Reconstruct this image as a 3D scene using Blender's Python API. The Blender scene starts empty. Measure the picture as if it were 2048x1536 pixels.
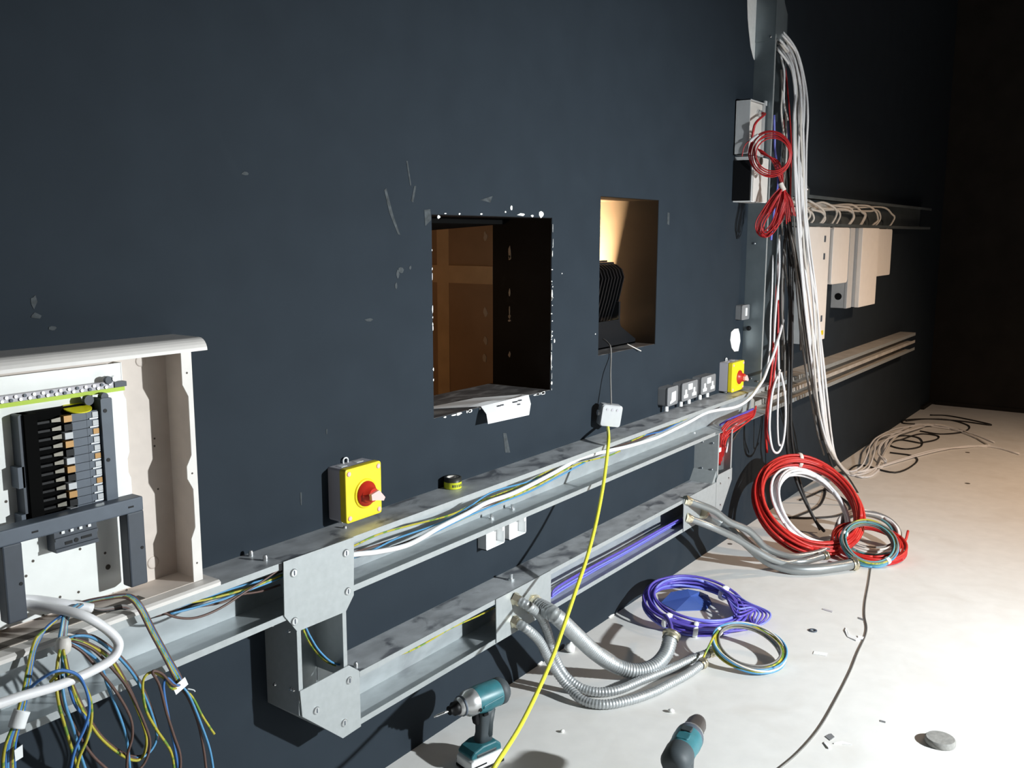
import bpy, bmesh, math, random
import numpy as np
from math import sin, cos, pi, radians
from mathutils import Vector, Matrix

random.seed(7)
scene = bpy.context.scene
COL = scene.collection

# ------------------------------------------------------------------ camera
YAW, PITCH, ROLL, FPX = radians(35.11), radians(9.053), radians(0.109), 1873.3
POS = np.array([0.0, -1.7666, 1.55])
_f = np.array([cos(YAW)*cos(PITCH), sin(YAW)*cos(PITCH), -sin(PITCH)])
_r = np.cross(_f, [0, 0, 1.0]); _r /= np.linalg.norm(_r)
_u = np.cross(_r, _f)
_r, _u = cos(ROLL)*_r+sin(ROLL)*_u, -sin(ROLL)*_r+cos(ROLL)*_u
cam_data = bpy.data.cameras.new('camera')
cam_data.sensor_fit = 'HORIZONTAL'; cam_data.sensor_width = 36
cam_data.lens = 36*FPX/2048
cam_data.clip_start = 0.02; cam_data.clip_end = 60
cam = bpy.data.objects.new('camera', cam_data); COL.objects.link(cam)
M = Matrix.Identity(4)
for i in range(3):
    M[i][0], M[i][1], M[i][2], M[i][3] = _r[i], _u[i], -_f[i], POS[i]
cam.matrix_world = M
scene.camera = cam

# ------------------------------------------------------------------ world, lamps, exposure
world = bpy.data.worlds.new('world'); scene.world = world; world.use_nodes = True
world.node_tree.nodes['Background'].inputs[0].default_value = (0.80, 0.78, 0.80, 1)
world.node_tree.nodes['Background'].inputs[1].default_value = 0.06

def lamp(name, kind, loc, power, color, size=0.1, aim=None, spot=None, blend=0.5):
    d = bpy.data.lights.new(name, kind); d.energy = power; d.color = color
    if kind == 'AREA':
        d.shape = 'SQUARE'; d.size = size
    else:
        d.shadow_soft_size = size
    if spot:
        d.spot_size = radians(spot); d.spot_blend = blend
    o = bpy.data.objects.new(name, d); COL.objects.link(o); o.location = loc
    if aim is not None:
        o.rotation_euler = (Vector(aim)-Vector(loc)).to_track_quat('-Z', 'Y').to_euler()
    return o
# cool LED site flood standing behind and to the right of the photographer, turned down towards floor and trunking
lamp('site_flood_light', 'SPOT', (3.0, -4.0, 1.70), 1130, (0.92, 0.98, 1.0), 0.05, (2.88, -1.0, 0.16), 104, 1.0)
# warm halogen hanging over the far end of the floor
lamp('halogen_light', 'SPOT', (6.3, -2.5, 2.7), 275, (1.0, 0.71, 0.48), 0.12, (6.1, -1.5, 0.0), 122, 1.0)
# added dim warm fill for the brown partition, in place of bounced lamp light
lamp('back_room_fill', 'POINT', (1.9, 0.75, 1.25), 3.2, (1.0, 0.55, 0.22), 0.05)

vs = scene.view_settings
vs.view_transform = 'Standard'; vs.look = 'None'; vs.gamma = 1.0; vs.use_curve_mapping = False
vs.exposure = 0.0

# ------------------------------------------------------------------ helpers
def ray(px, py):
    return _f + _r*(px-1024)/FPX - _u*(py-768)/FPX
def W(px, py, out=0.0):                 # point seen there that stands 'out' metres in front of the long wall
    d = ray(px, py); t = (-out-POS[1])/d[1]; return POS+t*d
def F(px, py, z=0.0):                   # point seen there at height z above the floor
    d = ray(px, py); t = (z-POS[2])/d[2]; return POS+t*d
def V(px, py, A):                       # point seen there on the upright plane through A that faces the room
    n = np.array([A[0]-POS[0], A[1]-POS[1], 0.0]); d = ray(px, py)
    t = ((np.asarray(A)-POS)@n)/(d@n); return POS+t*d

class MB:
    def __init__(s): s.v = []; s.f = []; s.sm = []
    def add(s, vs_, fs, smooth=False):
        b = len(s.v); s.v += [tuple(map(float, p)) for p in vs_]
        for q in fs: s.f.append(tuple(b+i for i in q)); s.sm.append(smooth)
        return s
    def box(s, x0, x1, y0, y1, z0, z1):
        v = [(x, y, z) for x in (x0, x1) for y in (y0, y1) for z in (z0, z1)]
        return s.add(v, [(0,1,3,2),(4,6,7,5),(0,4,5,1),(2,3,7,6),(0,2,6,4),(1,5,7,3)])
    def rbox(s, x0, x1, y0, y1, z0, z1, r=0.006, axis='y'):      # box with rounded corners across one axis
        if axis == 'y': A0, A1, B0, B1 = x0, x1, z0, z1
        elif axis == 'x': A0, A1, B0, B1 = y0, y1, z0, z1
        else: A0, A1, B0, B1 = x0, x1, y0, y1
        pts = []
        for (ca, cb, a0) in ((A1-r, B1-r, 0), (A0+r, B1-r, 90), (A0+r, B0+r, 180), (A1-r, B0+r, 270)):
            for k in range(5):
                a = radians(a0+k*22.5); pts.append((ca+r*cos(a), cb+r*sin(a)))
        lo, hi = {'y': (y0, y1), 'x': (x0, x1), 'z': (z0, z1)}[axis]
        return s.prism(pts, lo, hi, axis)
    def prism(s, pts, lo, hi, axis='y'):
        def P(a, b, c): return {'y': (a, c, b), 'x': (c, a, b), 'z': (a, b, c)}[axis]
        n = len(pts); v = [P(a, b, lo) for a, b in pts]+[P(a, b, hi) for a, b in pts]
        return s.add(v, [tuple(range(n)), tuple(range(2*n-1, n-1, -1))]+[(i, (i+1) % n, n+(i+1) % n, n+i) for i in range(n)])
    def lathe(s, prof, c=(0,0,0), axis=(0,0,1), n=20, smooth=True, caps=True):
        ax = Vector(axis).normalized(); a = ax.orthogonal().normalized(); b = ax.cross(a); c = Vector(c)
        v = []
        for r, h in prof:
            for k in range(n):
                t = 2*pi*k/n; v.append(c+ax*h+(a*cos(t)+b*sin(t))*r)
        m = len(prof); fs = [(i*n+k, i*n+(k+1) % n, (i+1)*n+(k+1) % n, (i+1)*n+k) for i in range(m-1) for k in range(n)]
        s.add(v, fs, smooth)
        if caps:
            s.add([v[k] for k in range(n)], [tuple(range(n-1, -1, -1))]); s.add([v[(m-1)*n+k] for k in range(n)], [tuple(range(n))])
        return s
    def cyl(s, c, axis, r, h, n=16): return s.lathe([(r, 0), (r, h)], c, axis, n)
    def hexa(s, c, axis, r, h): return s.lathe([(r, 0), (r, h)], c, axis, 6, False)
    def tube(s, pts, r, n=7, ribs=0, rib=0.0, raw=False, step=6):
        P = [Vector(map(float, p)) for p in pts]
        if not raw: P = smooth_path(P, step)
        if ribs:
            P = resample(P, ribs)
        T = [(P[min(i+1, len(P)-1)]-P[max(i-1, 0)]).normalized() for i in range(len(P))]
        N = T[0].orthogonal().normalized(); v = []
        for i, p in enumerate(P):
            N = (N-T[i]*N.dot(T[i]))
            N = N.normalized() if N.length > 1e-6 else T[i].orthogonal().normalized()
            B = T[i].cross(N)
            rr = r+(rib*(1 if (i//2) % 2 else -1) if ribs else 0)
            if callable(r): rr = r(i/(len(P)-1))
            for k in range(n):
                a = 2*pi*k/n; v.append(p+(N*cos(a)+B*sin(a))*rr)
        fs = [(i*n+k, i*n+(k+1) % n, (i+1)*n+(k+1) % n, (i+1)*n+k) for i in range(len(P)-1) for k in range(n)]
        fs += [tuple(range(n-1, -1, -1)), tuple((len(P)-1)*n+k for k in range(n))]
        return s.add(v, fs, True)

def smooth_path(P, step=6):
    if len(P) < 3: return P
    Q = [P[0]*2-P[1]]+P+[P[-1]*2-P[-2]]; out = []
    for i in range(1, len(Q)-2):
        a, b, c, d = Q[i-1:i+3]
        for k in range(step):
            t = k/step
            out.append(0.5*((2*b)+(c-a)*t+(2*a-5*b+4*c-d)*t*t+(3*b-a-3*c+d)*t**3))
    return out+[P[-1]]
def resample(P, d):
    out = [P[0]]; acc = 0.0
    for a, b in zip(P, P[1:]):
        L = (b-a).length; t = d-acc
        while t <= L:
            out.append(a.lerp(b, t/L)); t += d
        acc = (acc+L) % d if L > 0 else acc
    return out+[P[-1]]

def root_loc(o):
    while o.parent: o = o.parent
    return Vector(o.location)
def obj(name, mb, mat, parent=None, local=False, bevel=0.0):
    me = bpy.data.meshes.new(name)
    off = Vector((0,0,0)) if (parent is None or local) else root_loc(parent)
    me.from_pydata([tuple(Vector(p)-off) for p in mb.v], [], mb.f)
    for p, sm in zip(me.polygons, mb.sm): p.use_smooth = sm
    bm = bmesh.new(); bm.from_mesh(me); bmesh.ops.recalc_face_normals(bm, faces=bm.faces); bm.to_mesh(me); bm.free()
    if mat is not None: me.materials.append(M_[mat] if isinstance(mat, str) else mat)
    o = bpy.data.objects.new(name, me); COL.objects.link(o)
    if parent is not None: o.parent = parent
    if bevel:
        md = o.modifiers.new('bevel', 'BEVEL'); md.width = bevel; md.segments = 2; md.limit_method = 'ANGLE'; md.angle_limit = radians(40)
    return o
def tag(o, label, cat, group=None):
    o['label'] = label; o['category'] = cat
    if group: o['group'] = group
    return o
def thing(name, label, cat, loc=(0,0,0), group=None):
    o = bpy.data.objects.new(name, None); COL.objects.link(o); o.location = tuple(map(float, loc)); o.empty_display_size = 0.05
    return tag(o, label, cat, group)
def struct(o): o['kind'] = 'structure'; return o
def copy_tree(o, parent=None):
    c = o.copy(); COL.objects.link(c); c.parent = parent
    for ch in list(o.children): copy_tree(ch, c)
    return c

# ------------------------------------------------------------------ materials
M_ = {}
def mat(name, color, rough=0.5, metal=0.0, var=0.0, scale=20.0, bump=0.0, stain=None, stain_scale=6.0, stain_lo=0.55, stain_hi=0.7,
        spec=0.5, stretch=(1,1,1), stripes=None, emit=None):
    m = bpy.data.materials.new(name); m.use_nodes = True; nt = m.node_tree; b = nt.nodes['Principled BSDF']
    b.inputs['Base Color'].default_value = (*color, 1); b.inputs['Roughness'].default_value = rough
    b.inputs['Metallic'].default_value = metal; b.inputs['Specular IOR Level'].default_value = spec
    tc = nt.nodes.new('ShaderNodeTexCoord'); mp = nt.nodes.new('ShaderNodeMapping'); mp.inputs['Scale'].default_value = stretch
    nt.links.new(tc.outputs['Object'], mp.inputs['Vector'])
    src = None
    if var > 0 or bump > 0:
        n = nt.nodes.new('ShaderNodeTexNoise'); n.inputs['Scale'].default_value = scale; n.inputs['Detail'].default_value = 6
        nt.links.new(mp.outputs[0], n.inputs['Vector'])
        if var > 0:
            r = nt.nodes.new('ShaderNodeValToRGB'); r.color_ramp.elements[0].position = 0.3; r.color_ramp.elements[1].position = 0.7
            r.color_ramp.elements[0].color = (*[max(0, c*(1-var)) for c in color], 1)
            r.color_ramp.elements[1].color = (*[min(1, c*(1+var)) for c in color], 1)
            nt.links.new(n.outputs['Fac'], r.inputs[0]); src = r.outputs[0]
        if bump > 0:
            bp = nt.nodes.new('ShaderNodeBump'); bp.inputs['Strength'].default_value = bump; bp.inputs['Distance'].default_value = 0.01
            nt.links.new(n.outputs['Fac'], bp.inputs['Height']); nt.links.new(bp.outputs[0], b.inputs['Normal'])
    if stain is not None:
        n2 = nt.nodes.new('ShaderNodeTexNoise'); n2.inputs['Scale'].default_value = stain_scale; n2.inputs['Detail'].default_value = 5; n2.inputs['Distortion'].default_value = 0.8
        nt.links.new(mp.outputs[0], n2.inputs['Vector'])
        r2 = nt.nodes.new('ShaderNodeValToRGB'); r2.color_ramp.elements[0].position = stain_lo; r2.color_ramp.elements[1].position = stain_hi
        nt.links.new(n2.outputs['Fac'], r2.inputs[0])
        mx = nt.nodes.new('ShaderNodeMix'); mx.data_type = 'RGBA'
        nt.links.new(r2.outputs[0], mx.inputs['Factor'])
        if src: nt.links.new(src, mx.inputs['A'])
        else: mx.inputs['A'].default_value = (*color, 1)
        mx.inputs['B'].default_value = (*stain, 1); src = mx.outputs['Result']
    if src: nt.links.new(src, b.inputs['Base Color'])
    if emit:
        b.inputs['Emission Color'].default_value = (*emit[0], 1); b.inputs['Emission Strength'].default_value = emit[1]
    M_[name] = m; return m

mat('black_wall', (0.0245, 0.0325, 0.0420), 0.7, var=0.06, scale=7, bump=0.012, stain=(0.030, 0.040, 0.050), stain_scale=3.2, stain_lo=0.68, stain_hi=0.9, spec=0.08)
mat('far_black', (0.020, 0.018, 0.016), 0.7, var=0.2, scale=5, spec=0.2)
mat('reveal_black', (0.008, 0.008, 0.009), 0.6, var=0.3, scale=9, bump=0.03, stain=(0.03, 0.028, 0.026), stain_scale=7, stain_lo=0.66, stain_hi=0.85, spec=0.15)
mat('sill_black', (0.10, 0.095, 0.095), 0.6, var=0.35, scale=9, stain=(0.30, 0.29, 0.28), stain_scale=9, stain_lo=0.48, stain_hi=0.75, stretch=(1,2.5,1))
mat('plaster', (0.86, 0.86, 0.84), 0.85, var=0.05, scale=40)
mat('plaster_warm', (0.80, 0.72, 0.66), 0.85, var=0.05, scale=40)
mat('scuff', (0.045, 0.053, 0.058), 0.8, var=0.5, scale=60)
mat('floor_board', (0.755, 0.745, 0.725), 0.62, var=0.035, scale=14, bump=0.03, stain=(0.66, 0.635, 0.60), stain_scale=3.4, stain_lo=0.52, stain_hi=0.85, spec=0.3)
mat('hole_dark', (0.10, 0.085, 0.07), 0.9)
mat('brown_board', (0.33, 0.20, 0.11), 0.85, var=0.08, scale=10)
mat('joint_tape', (0.56, 0.37, 0.20), 0.85, var=0.08, scale=14)
mat('filler', (0.46, 0.36, 0.26), 0.9)
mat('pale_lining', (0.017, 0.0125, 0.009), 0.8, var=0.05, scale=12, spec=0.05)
mat('galv', (0.44, 0.475, 0.49), 0.42, 0.35, var=0.10, scale=28, stain=(0.30, 0.32, 0.34), stain_scale=9, stain_lo=0.60, stain_hi=0.78, stretch=(0.5,1,1))
mat('galv_dirty', (0.52, 0.54, 0.56), 0.46, 0.30, var=0.22, scale=16, stain=(0.17, 0.18, 0.20), stain_scale=11, stain_lo=0.52, stain_hi=0.66, stretch=(0.8,1.2,1))
mat('galv_plate', (0.41, 0.435, 0.44), 0.42, 0.30, var=0.05, scale=50)
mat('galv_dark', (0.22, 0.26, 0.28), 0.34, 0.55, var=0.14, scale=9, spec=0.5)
mat('galv_far', (0.55, 0.52, 0.48), 0.5, 0.2, var=0.15, scale=12)
mat('zinc', (0.72, 0.74, 0.75), 0.28, 0.85)
mat('brass', (0.72, 0.66, 0.50), 0.28, 0.9)
mat('flex_steel', (0.44, 0.46, 0.47), 0.42, 0.55, var=0.06, scale=40)
mat('flex_sleeve', (0.34, 0.36, 0.365), 0.30, 0.65)
mat('chrome', (0.85, 0.86, 0.87), 0.15, 1.0)
mat('gearbox', (0.62, 0.62, 0.62), 0.32, 0.7)
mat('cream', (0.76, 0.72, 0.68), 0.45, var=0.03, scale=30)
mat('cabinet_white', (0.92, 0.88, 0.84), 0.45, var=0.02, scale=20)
mat('cream_shaded', (0.66, 0.58, 0.52), 0.6, var=0.04, scale=30)  # darker cream: shade inside the open board put into the colour
mat('white_pan', (0.88, 0.89, 0.86), 0.45, var=0.02, scale=30)
mat('white_plastic', (0.86, 0.87, 0.87), 0.4)
mat('white_sheath', (0.84, 0.83, 0.84), 0.45)
mat('grey_sheath', (0.20, 0.19, 0.18), 0.6)
mat('pale_sheath', (0.70, 0.66, 0.61), 0.5)
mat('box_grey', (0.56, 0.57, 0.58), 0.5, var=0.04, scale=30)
mat('box_paint', (0.42, 0.46, 0.48), 0.5, var=0.05, scale=30)
mat('lilac_grey', (0.52, 0.50, 0.54), 0.5)
mat('socket_grey', (0.24, 0.245, 0.255), 0.5, 0.2)
mat('dark_frame', (0.045, 0.055, 0.072), 0.5, var=0.08, scale=40)
mat('mid_frame', (0.085, 0.105, 0.135), 0.5, var=0.08, scale=30)
mat('black_plastic', (0.006, 0.006, 0.007), 0.5, spec=0.25)
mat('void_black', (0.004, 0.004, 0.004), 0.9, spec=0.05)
mat('black_cable', (0.022, 0.020, 0.020), 0.5)
mat('black_metal', (0.008, 0.009, 0.011), 0.42, 0.2)
mat('lamp_glass', (1, 0.9, 0.7), 0.3, emit=((1.0, 0.72, 0.42), 6.0))
mat('yellow', (0.90, 0.72, 0.02), 0.4, var=0.04, scale=20)
mat('yellow_disc', (0.85, 0.78, 0.02), 0.4)
mat('yellow_cable', (0.82, 0.78, 0.06), 0.4)
mat('earth_green', (0.45, 0.62, 0.02), 0.5)
mat('red_knob', (0.55, 0.03, 0.015), 0.35)
mat('knob_face', (0.88, 0.50, 0.47), 0.4)
mat('red_wire', (0.50, 0.022, 0.025), 0.38)
mat('red_coil', (0.56, 0.025, 0.02), 0.4)
mat('blue_wire', (0.05, 0.17, 0.46), 0.4)
mat('light_blue_wire', (0.09, 0.29, 0.52), 0.4)
mat('brown_wire', (0.11, 0.060, 0.048), 0.45)
mat('violet', (0.115, 0.085, 0.46), 0.38)
mat('violet_light', (0.20, 0.22, 0.72), 0.36)
mat('teal', (0.025, 0.13, 0.155), 0.42, var=0.1, scale=50)
mat('teal_light', (0.036, 0.165, 0.195), 0.4, var=0.1, scale=50)
mat('rubber', (0.035, 0.045, 0.05), 0.55)
mat('grip_grey', (0.05, 0.062, 0.07), 0.6)
mat('chuck_grey', (0.085, 0.075, 0.07), 0.4, 0.3)
mat('teal_wire', (0.10, 0.30, 0.33), 0.45)
mat('paper', (0.86, 0.86, 0.86), 0.8)
mat('ink', (0.05, 0.05, 0.06), 0.8)
mat('concrete', (0.26, 0.255, 0.24), 0.9, var=0.15, scale=60, bump=0.2)
mat('orange_metal', (0.36, 0.20, 0.07), 0.4, 0.4)
mat('pin_metal', (0.20, 0.185, 0.155), 0.35, 0.6)
mat('tape_black', (0.03, 0.03, 0.025), 0.45)
mat('tape_label', (0.62, 0.66, 0.02), 0.5)
mat('blue_bag', (0.07, 0.13, 0.40), 0.25)

def striped(name, a, b, freq):          # green and yellow earth insulation: bands that follow the strand
    m = bpy.data.materials.new(name); m.use_nodes = True; nt = m.node_tree; bs = nt.nodes['Principled BSDF']
    tc = nt.nodes.new('ShaderNodeTexCoord'); w = nt.nodes.new('ShaderNodeTexNoise'); w.inputs['Scale'].default_value = freq
    nt.links.new(tc.outputs['Object'], w.inputs['Vector'])
    r = nt.nodes.new('ShaderNodeValToRGB'); r.color_ramp.interpolation = 'CONSTANT'
    r.color_ramp.elements[0].color = (*a, 1); r.color_ramp.elements[1].position = 0.55; r.color_ramp.elements[1].color = (*b, 1)
    nt.links.new(w.outputs['Fac'], r.inputs[0]); nt.links.new(r.outputs[0], bs.inputs['Base Color']); bs.inputs['Roughness'].default_value = 0.4
    M_[name] = m
striped('earth_wire', (0.46, 0.40, 0.04), (0.16, 0.28, 0.04), 45)

# ------------------------------------------------------------------ the room
WX0, WX1, WT, WH = -2.6, 9.27, 0.18, 4.0
W1 = (2.108, 2.750, 1.008, 1.608); W2 = (3.082, 3.562, 1.095, 1.692)
mb = MB()
xs = [WX0, W1[0], W1[1], W2[0], W2[1], WX1]
mb.box(xs[0], xs[1], 0, WT, 0, WH); mb.box(xs[2], xs[3], 0, WT, 0, WH); mb.box(xs[4], xs[5], 0, WT, 0, WH)
mb.box(W1[0], W1[1], 0, WT, 0, W1[2]); mb.box(W1[0], W1[1], 0, WT, W1[3], WH)
mb.box(W2[0], W2[1], 0, WT, 0, W2[2]); mb.box(W2[0], W2[1], 0, WT, W2[3], WH)
wall = struct(obj('wall_left', mb, 'black_wall'))
wall['label'] = 'long matt black painted wall with two square openings'
fl = struct(obj('floor', MB().box(WX0, WX1+0.2, -6.5, WT, -0.06, 0), 'floor_board'))
fl['label'] = 'pale dusty board floor under the tangled cables'
wf = struct(obj('wall_far', MB().box(WX1, WX1+0.15, -6.5, WT, 0, WH), 'far_black'))
wf['label'] = 'black far wall at the dark end of the room'
bb = struct(obj('baseboard_far', MB().box(WX1-0.012, WX1, -6.5, -0.06, 0, 0.035), 'far_black'))
cb = struct(obj('trim_1', MB().box(WX1-0.35, WX1-0.012, -0.03, 0, 0, 0.03), 'far_black'))

# chips of bare plaster: pieces of the wall
def chip(px, py, pts, m='plaster', out=0.0004, th=0.0018):
    mb = MB(); c = W(px, py)
    mb.prism([(c[0]+a, c[2]+b) for a, b in pts], -out-th, -out, 'y')
    return obj('plaster_chip', mb, m, wall)
def blob(rx, rz, n=7):
    return [(rx*random.uniform(.6, 1.25)*cos(2*pi*k/n), rz*random.uniform(.6, 1.25)*sin(2*pi*k/n)) for k in range(n)]
def poly_chip(pix, m='plaster', th=0.0018):
    mb = MB(); P = [W(*q) for q in pix]
    mb.prism([(p[0], p[2]) for p in P], -th-0.0004, -0.0004, 'y'); return obj('plaster_chip', mb, m, wall)
for i in range(36):                                    # right and bottom edges of the first opening
    z = W1[2]+random.random()*0.58
    mb = MB(); c = (W1[1]+random.uniform(-.001, .005), z)
    mb.prism([(c[0]+a, c[1]+b) for a, b in blob(.001+.0045*random.random()**2, .002+.018*random.random()**3, 6)], -.0022, -.0004, 'y'); obj('plaster_chip', mb, 'plaster', wall)
for i in range(30):
    x = W1[0]+.02+random.random()*0.6; mb = MB()
    mb.prism([(x+a, W1[2]-.003+b) for a, b in blob(.003+.022*random.random()**2.5, .0015+.004*random.random(), 6)], -.0022, -.0004, 'y'); obj('plaster_chip', mb, 'plaster', wall)
for i in range(9):
    z = W1[2]+.05+random.random()*0.5; mb = MB()
    mb.prism([(W1[0]-.002+a, z+b) for a, b in blob(.0015+.0015*random.random(), .003+.014*random.random()**2, 6)], -.0022, -.0004, 'y'); obj('plaster_chip', mb, 'plaster', wall)
for px, py, rx, rz in [(1022,416,.006,.008),(1042,429,.024,.006),(1082,428,.014,.012),(1064,432,.010,.004),(1010,424,.005,.004),(876,434,.008,.005),(962,428,.006,.003),(918,428,.005,.003),(890,427,.006,.002),(1108,682,.004,.008),(1123,547,.003,.003),(1190,668,.003,.003)]:
    chip(px, py, blob(rx, rz))
for px, py, rx, rz in [(802,540,.012,.010),(795,548,.006,.012),(792,572,.005,.010),(820,535,.005,.006),(737,640,.014,.006),(72,632,.010,.006),(105,656,.008,.005),(490,347,.012,.005),(68,604,.006,.014)]:
    chip(px, py, blob(rx, rz), 'scuff', th=.0006)
for pix in [[(768,380),(772,376),(786,430),(800,470),(795,468),(778,425)], [(812,322),(815,322),(822,370),(820,372)], [(1006,866),(1012,866),(1020,905),(1010,905)],
            [(828,372),(832,372),(826,405),(822,402)], [(1335,425),(1339,426),(1338,450),(1334,448)], [(848,420),(860,418),(862,440),(850,452)], [(960,400),(985,392),(980,405)], [(600,985),(603,985),(603,1010),(601,1010)], [(652,858),(654,858),(654,868),(652,868)]]:
    poly_chip(pix, 'scuff', .0006)
poly_chip([(1462,664),(1468,658),(1476,657),(1479,668),(1480,682),(1476,702),(1468,703),(1463,696),(1460,680)])
poly_chip([(1494,-6),(1517,-6),(1512,60),(1509,122),(1506,115),(1501,95),(1497,60),(1495,35)])
poly_chip([(1536,-6),(1563,-6),(1562,26),(1556,22),(1548,12)], 'plaster_warm')
for px, py, s in [(1226,1233,.022),(1088,1330,.016),(1142,1285,.012)]:      # white filler left at the foot of the wall
    c = F(px, py, .004); mb = MB(); mb.prism([(c[0]+a, max(.001, c[2]+b)) for a, b in blob(s, .007)], -.004, -.0005, 'y'); obj('plaster_chip', mb, 'plaster', wall)

# openings: linings, side partitions behind, backing
w1 = struct(obj('window_1', MB().box(W1[0], W1[1], .002, WT+.08, W1[2]-.006, W1[2]+.001), 'sill_black')); w1['label'] = 'rough square wall opening with chipped white edges'
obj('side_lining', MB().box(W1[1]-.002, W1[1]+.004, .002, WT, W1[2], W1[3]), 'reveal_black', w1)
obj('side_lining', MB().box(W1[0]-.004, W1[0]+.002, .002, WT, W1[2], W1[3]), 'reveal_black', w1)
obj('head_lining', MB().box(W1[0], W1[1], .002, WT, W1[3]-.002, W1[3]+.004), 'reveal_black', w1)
obj('stud_edge', MB().box(W1[1]-.001, W1[1]+.1, WT, .252, .6, 2.2), 'reveal_black', w1)
for z, h in [(1.49,.022),(1.47,.010),(1.345,.013),(1.285,.020),(1.26,.008),(1.245,.005),(1.12,.012)]:
    mb = MB(); mb.prism([(WT-.004+a, z+b) for a, b in blob(random.uniform(.002,.007), h)], W1[1]-.0045, W1[1]-.0025, 'x'); obj('plaster_chip', mb, 'filler', w1)
part = struct(obj('wall_partition', MB().box(W1[1]-.001, W1[1]+.1, .252, 1.6, .6, 2.2), 'brown_board', None)); part['label'] = 'brown plasterboard partition seen through the chipped opening'
xT = W1[1]-.0025
a = W(896, 620, -.40); 
obj('joint_tape', MB().box(xT, xT+.001, .455, .512, .6, 2.2), 'joint_tape', part)
obj('joint_tape', MB().box(xT-.0006, xT+.001, .252, 1.6, 1.372, 1.437), 'joint_tape', part)
for y, z in [(.285, 1.545), (.285, 1.27), (.29, 1.10), (.285, 1.165)]:
    mb = MB(); mb.prism([(y+a_, z+b_) for a_, b_ in blob(.010, .016, 9)], xT-.0004, xT+.001, 'x'); obj('filler_spot', mb, 'filler', part)
so = struct(obj('shade_board', MB().prism([(.20, 1.587), (1.6, 1.08+.42), (1.6, 2.2), (.20, 2.2)], W1[0]-.5, xT-.002, 'x'), 'void_black')); so['label'] = 'added black sloping board as shade behind the first opening'  # added slab: its slanted lower edge stands in for a shadow edge
w2 = struct(obj('window_2', MB().box(W2[0], W2[1], .002, WT+.35, W2[2]-.006, W2[2]+.001), 'sill_black')); w2['label'] = 'smaller clean wall opening holding a black flood lamp'
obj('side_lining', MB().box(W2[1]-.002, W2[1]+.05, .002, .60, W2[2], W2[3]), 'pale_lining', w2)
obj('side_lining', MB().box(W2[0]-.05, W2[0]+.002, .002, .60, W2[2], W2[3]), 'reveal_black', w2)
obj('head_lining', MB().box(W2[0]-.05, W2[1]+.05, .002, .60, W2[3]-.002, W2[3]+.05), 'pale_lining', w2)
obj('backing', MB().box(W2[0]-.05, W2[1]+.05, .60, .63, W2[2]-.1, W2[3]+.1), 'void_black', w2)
wb = struct(obj('wall_back', MB().box(WX0, WX1, 1.65, 1.7, 0, WH), 'far_black')); wb['label'] = 'black wall of the room behind the openings'

# ------------------------------------------------------------------ trunking
UZ0, UZ1, LZ0, LZ1, TD = 0.645, 0.790, 0.272, 0.420, 0.115
t_ = 0.0022
def trunking(label, x0, x1, z0, z1, lip=0.016, gap=None, m='galv', mtop='galv_dirty', name='trunking', lips=None, top_lip=True, mid=False, d=TD):
    t = thing(name, label, 'trunking', (x0, 0, z0))
    obj('back_panel', MB().box(x0, x1, -t_, -.0004, z0, z1), m, t)
    obj('top_panel', MB().box(x0, x1, -d, -t_, z1-t_, z1), mtop, t)
    obj('bottom_panel', MB().box(x0, x1, -d, -t_, z0, z0+t_), m, t)
    for a, b in (lips or [(x0, x1)]):
        if top_lip: obj('lip', MB().box(a, b, -d-t_, -d, z1-lip, z1), 'galv_plate', t)
        obj('lip', MB().box(a, b, -d-t_, -d, z0, z0+lip), 'galv_plate', t)
    if mid:
        zc = (z0+z1)/2; obj('divider', MB().box(x0, x1, -d, -t_, zc-t_, zc), m, t); obj('lip', MB().box(x0, x1, -d-t_, -d, zc-lip/2, zc+lip/2), m, t)
    return t
def bolt_at(x, z, y, parent, r=.0105, name='bolt'):
    b = obj(name, MB().lathe([(r, 0), (r, .002), (r*.8, .0036)], (x, -y, z), (0,-1,0), 14), 'zinc', parent)
    obj('slot', MB().box(x-r*.12, x+r*.12, -y-.0046, -y-.003, z-r*.55, z+r*.55), 'mid_frame', b)
    return b
def stud_top(px, py, z, parent, r=.006, h=.014):
    c = F(px, py, z); obj('screw', MB().lathe([(r, 0), (r, h*.7), (r*.6, h)], c, (0,0,1), 10), 'zinc', parent)

TL = trunking('open galvanised trunking under the distribution board', -.2, 1.418, UZ0, UZ1)
TU = trunking('long upper galvanised trunking holding the white cable', 1.418, 4.70, UZ0, UZ1, lips=[(1.418, 3.962)], top_lip=True, d=TD)
obj('lip', MB().box(3.962, 4.55, -TD-t_, -TD, UZ1-.016, UZ1), 'galv_plate', TU)
TF = trunking('far grey trunking with two open compartments beyond the column', 4.70, 7.95, UZ0, .785, lip=.022, m='galv_far', mtop='galv_far', mid=True)
LL = trunking('lower galvanised trunking just above the floor', 1.614, 3.998, LZ0, LZ1, lips=[(1.655, 3.988)])
for px, py in [(502, 1112), (531, 1121)]: stud_top(px, py, UZ1, TL)
stud_top(712, 1334, LZ1, LL); stud_top(690, 1056, UZ1, TU, .005, .006)
for q in [(1022, 1160)]:
    c = F(*q, LZ1); b = obj('bolt', MB().hexa(c, (0,0,1), .011, .006).lathe([(.0065, .006), (.0065, .022)], c, (0,0,1), 10), 'zinc', LL)
for px, py in [(982, 1037), (1024, 1018)]:                      # nuts on the inner floor of the trunking
    c = F(px, py, UZ0+t_); obj('bolt', MB().hexa(c, (0,0,1), .010, .005).lathe([(.005, .005), (.005, .016)], c, (0,0,1), 8), 'zinc', TU)
for px, py in [(1398, 857), (1389, 867)]:
    c = F(px, py, UZ0+t_); obj('screw', MB().lathe([(.006, 0), (.004, .006)], c, (0,0,1), 8), 'zinc', TU)
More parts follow.
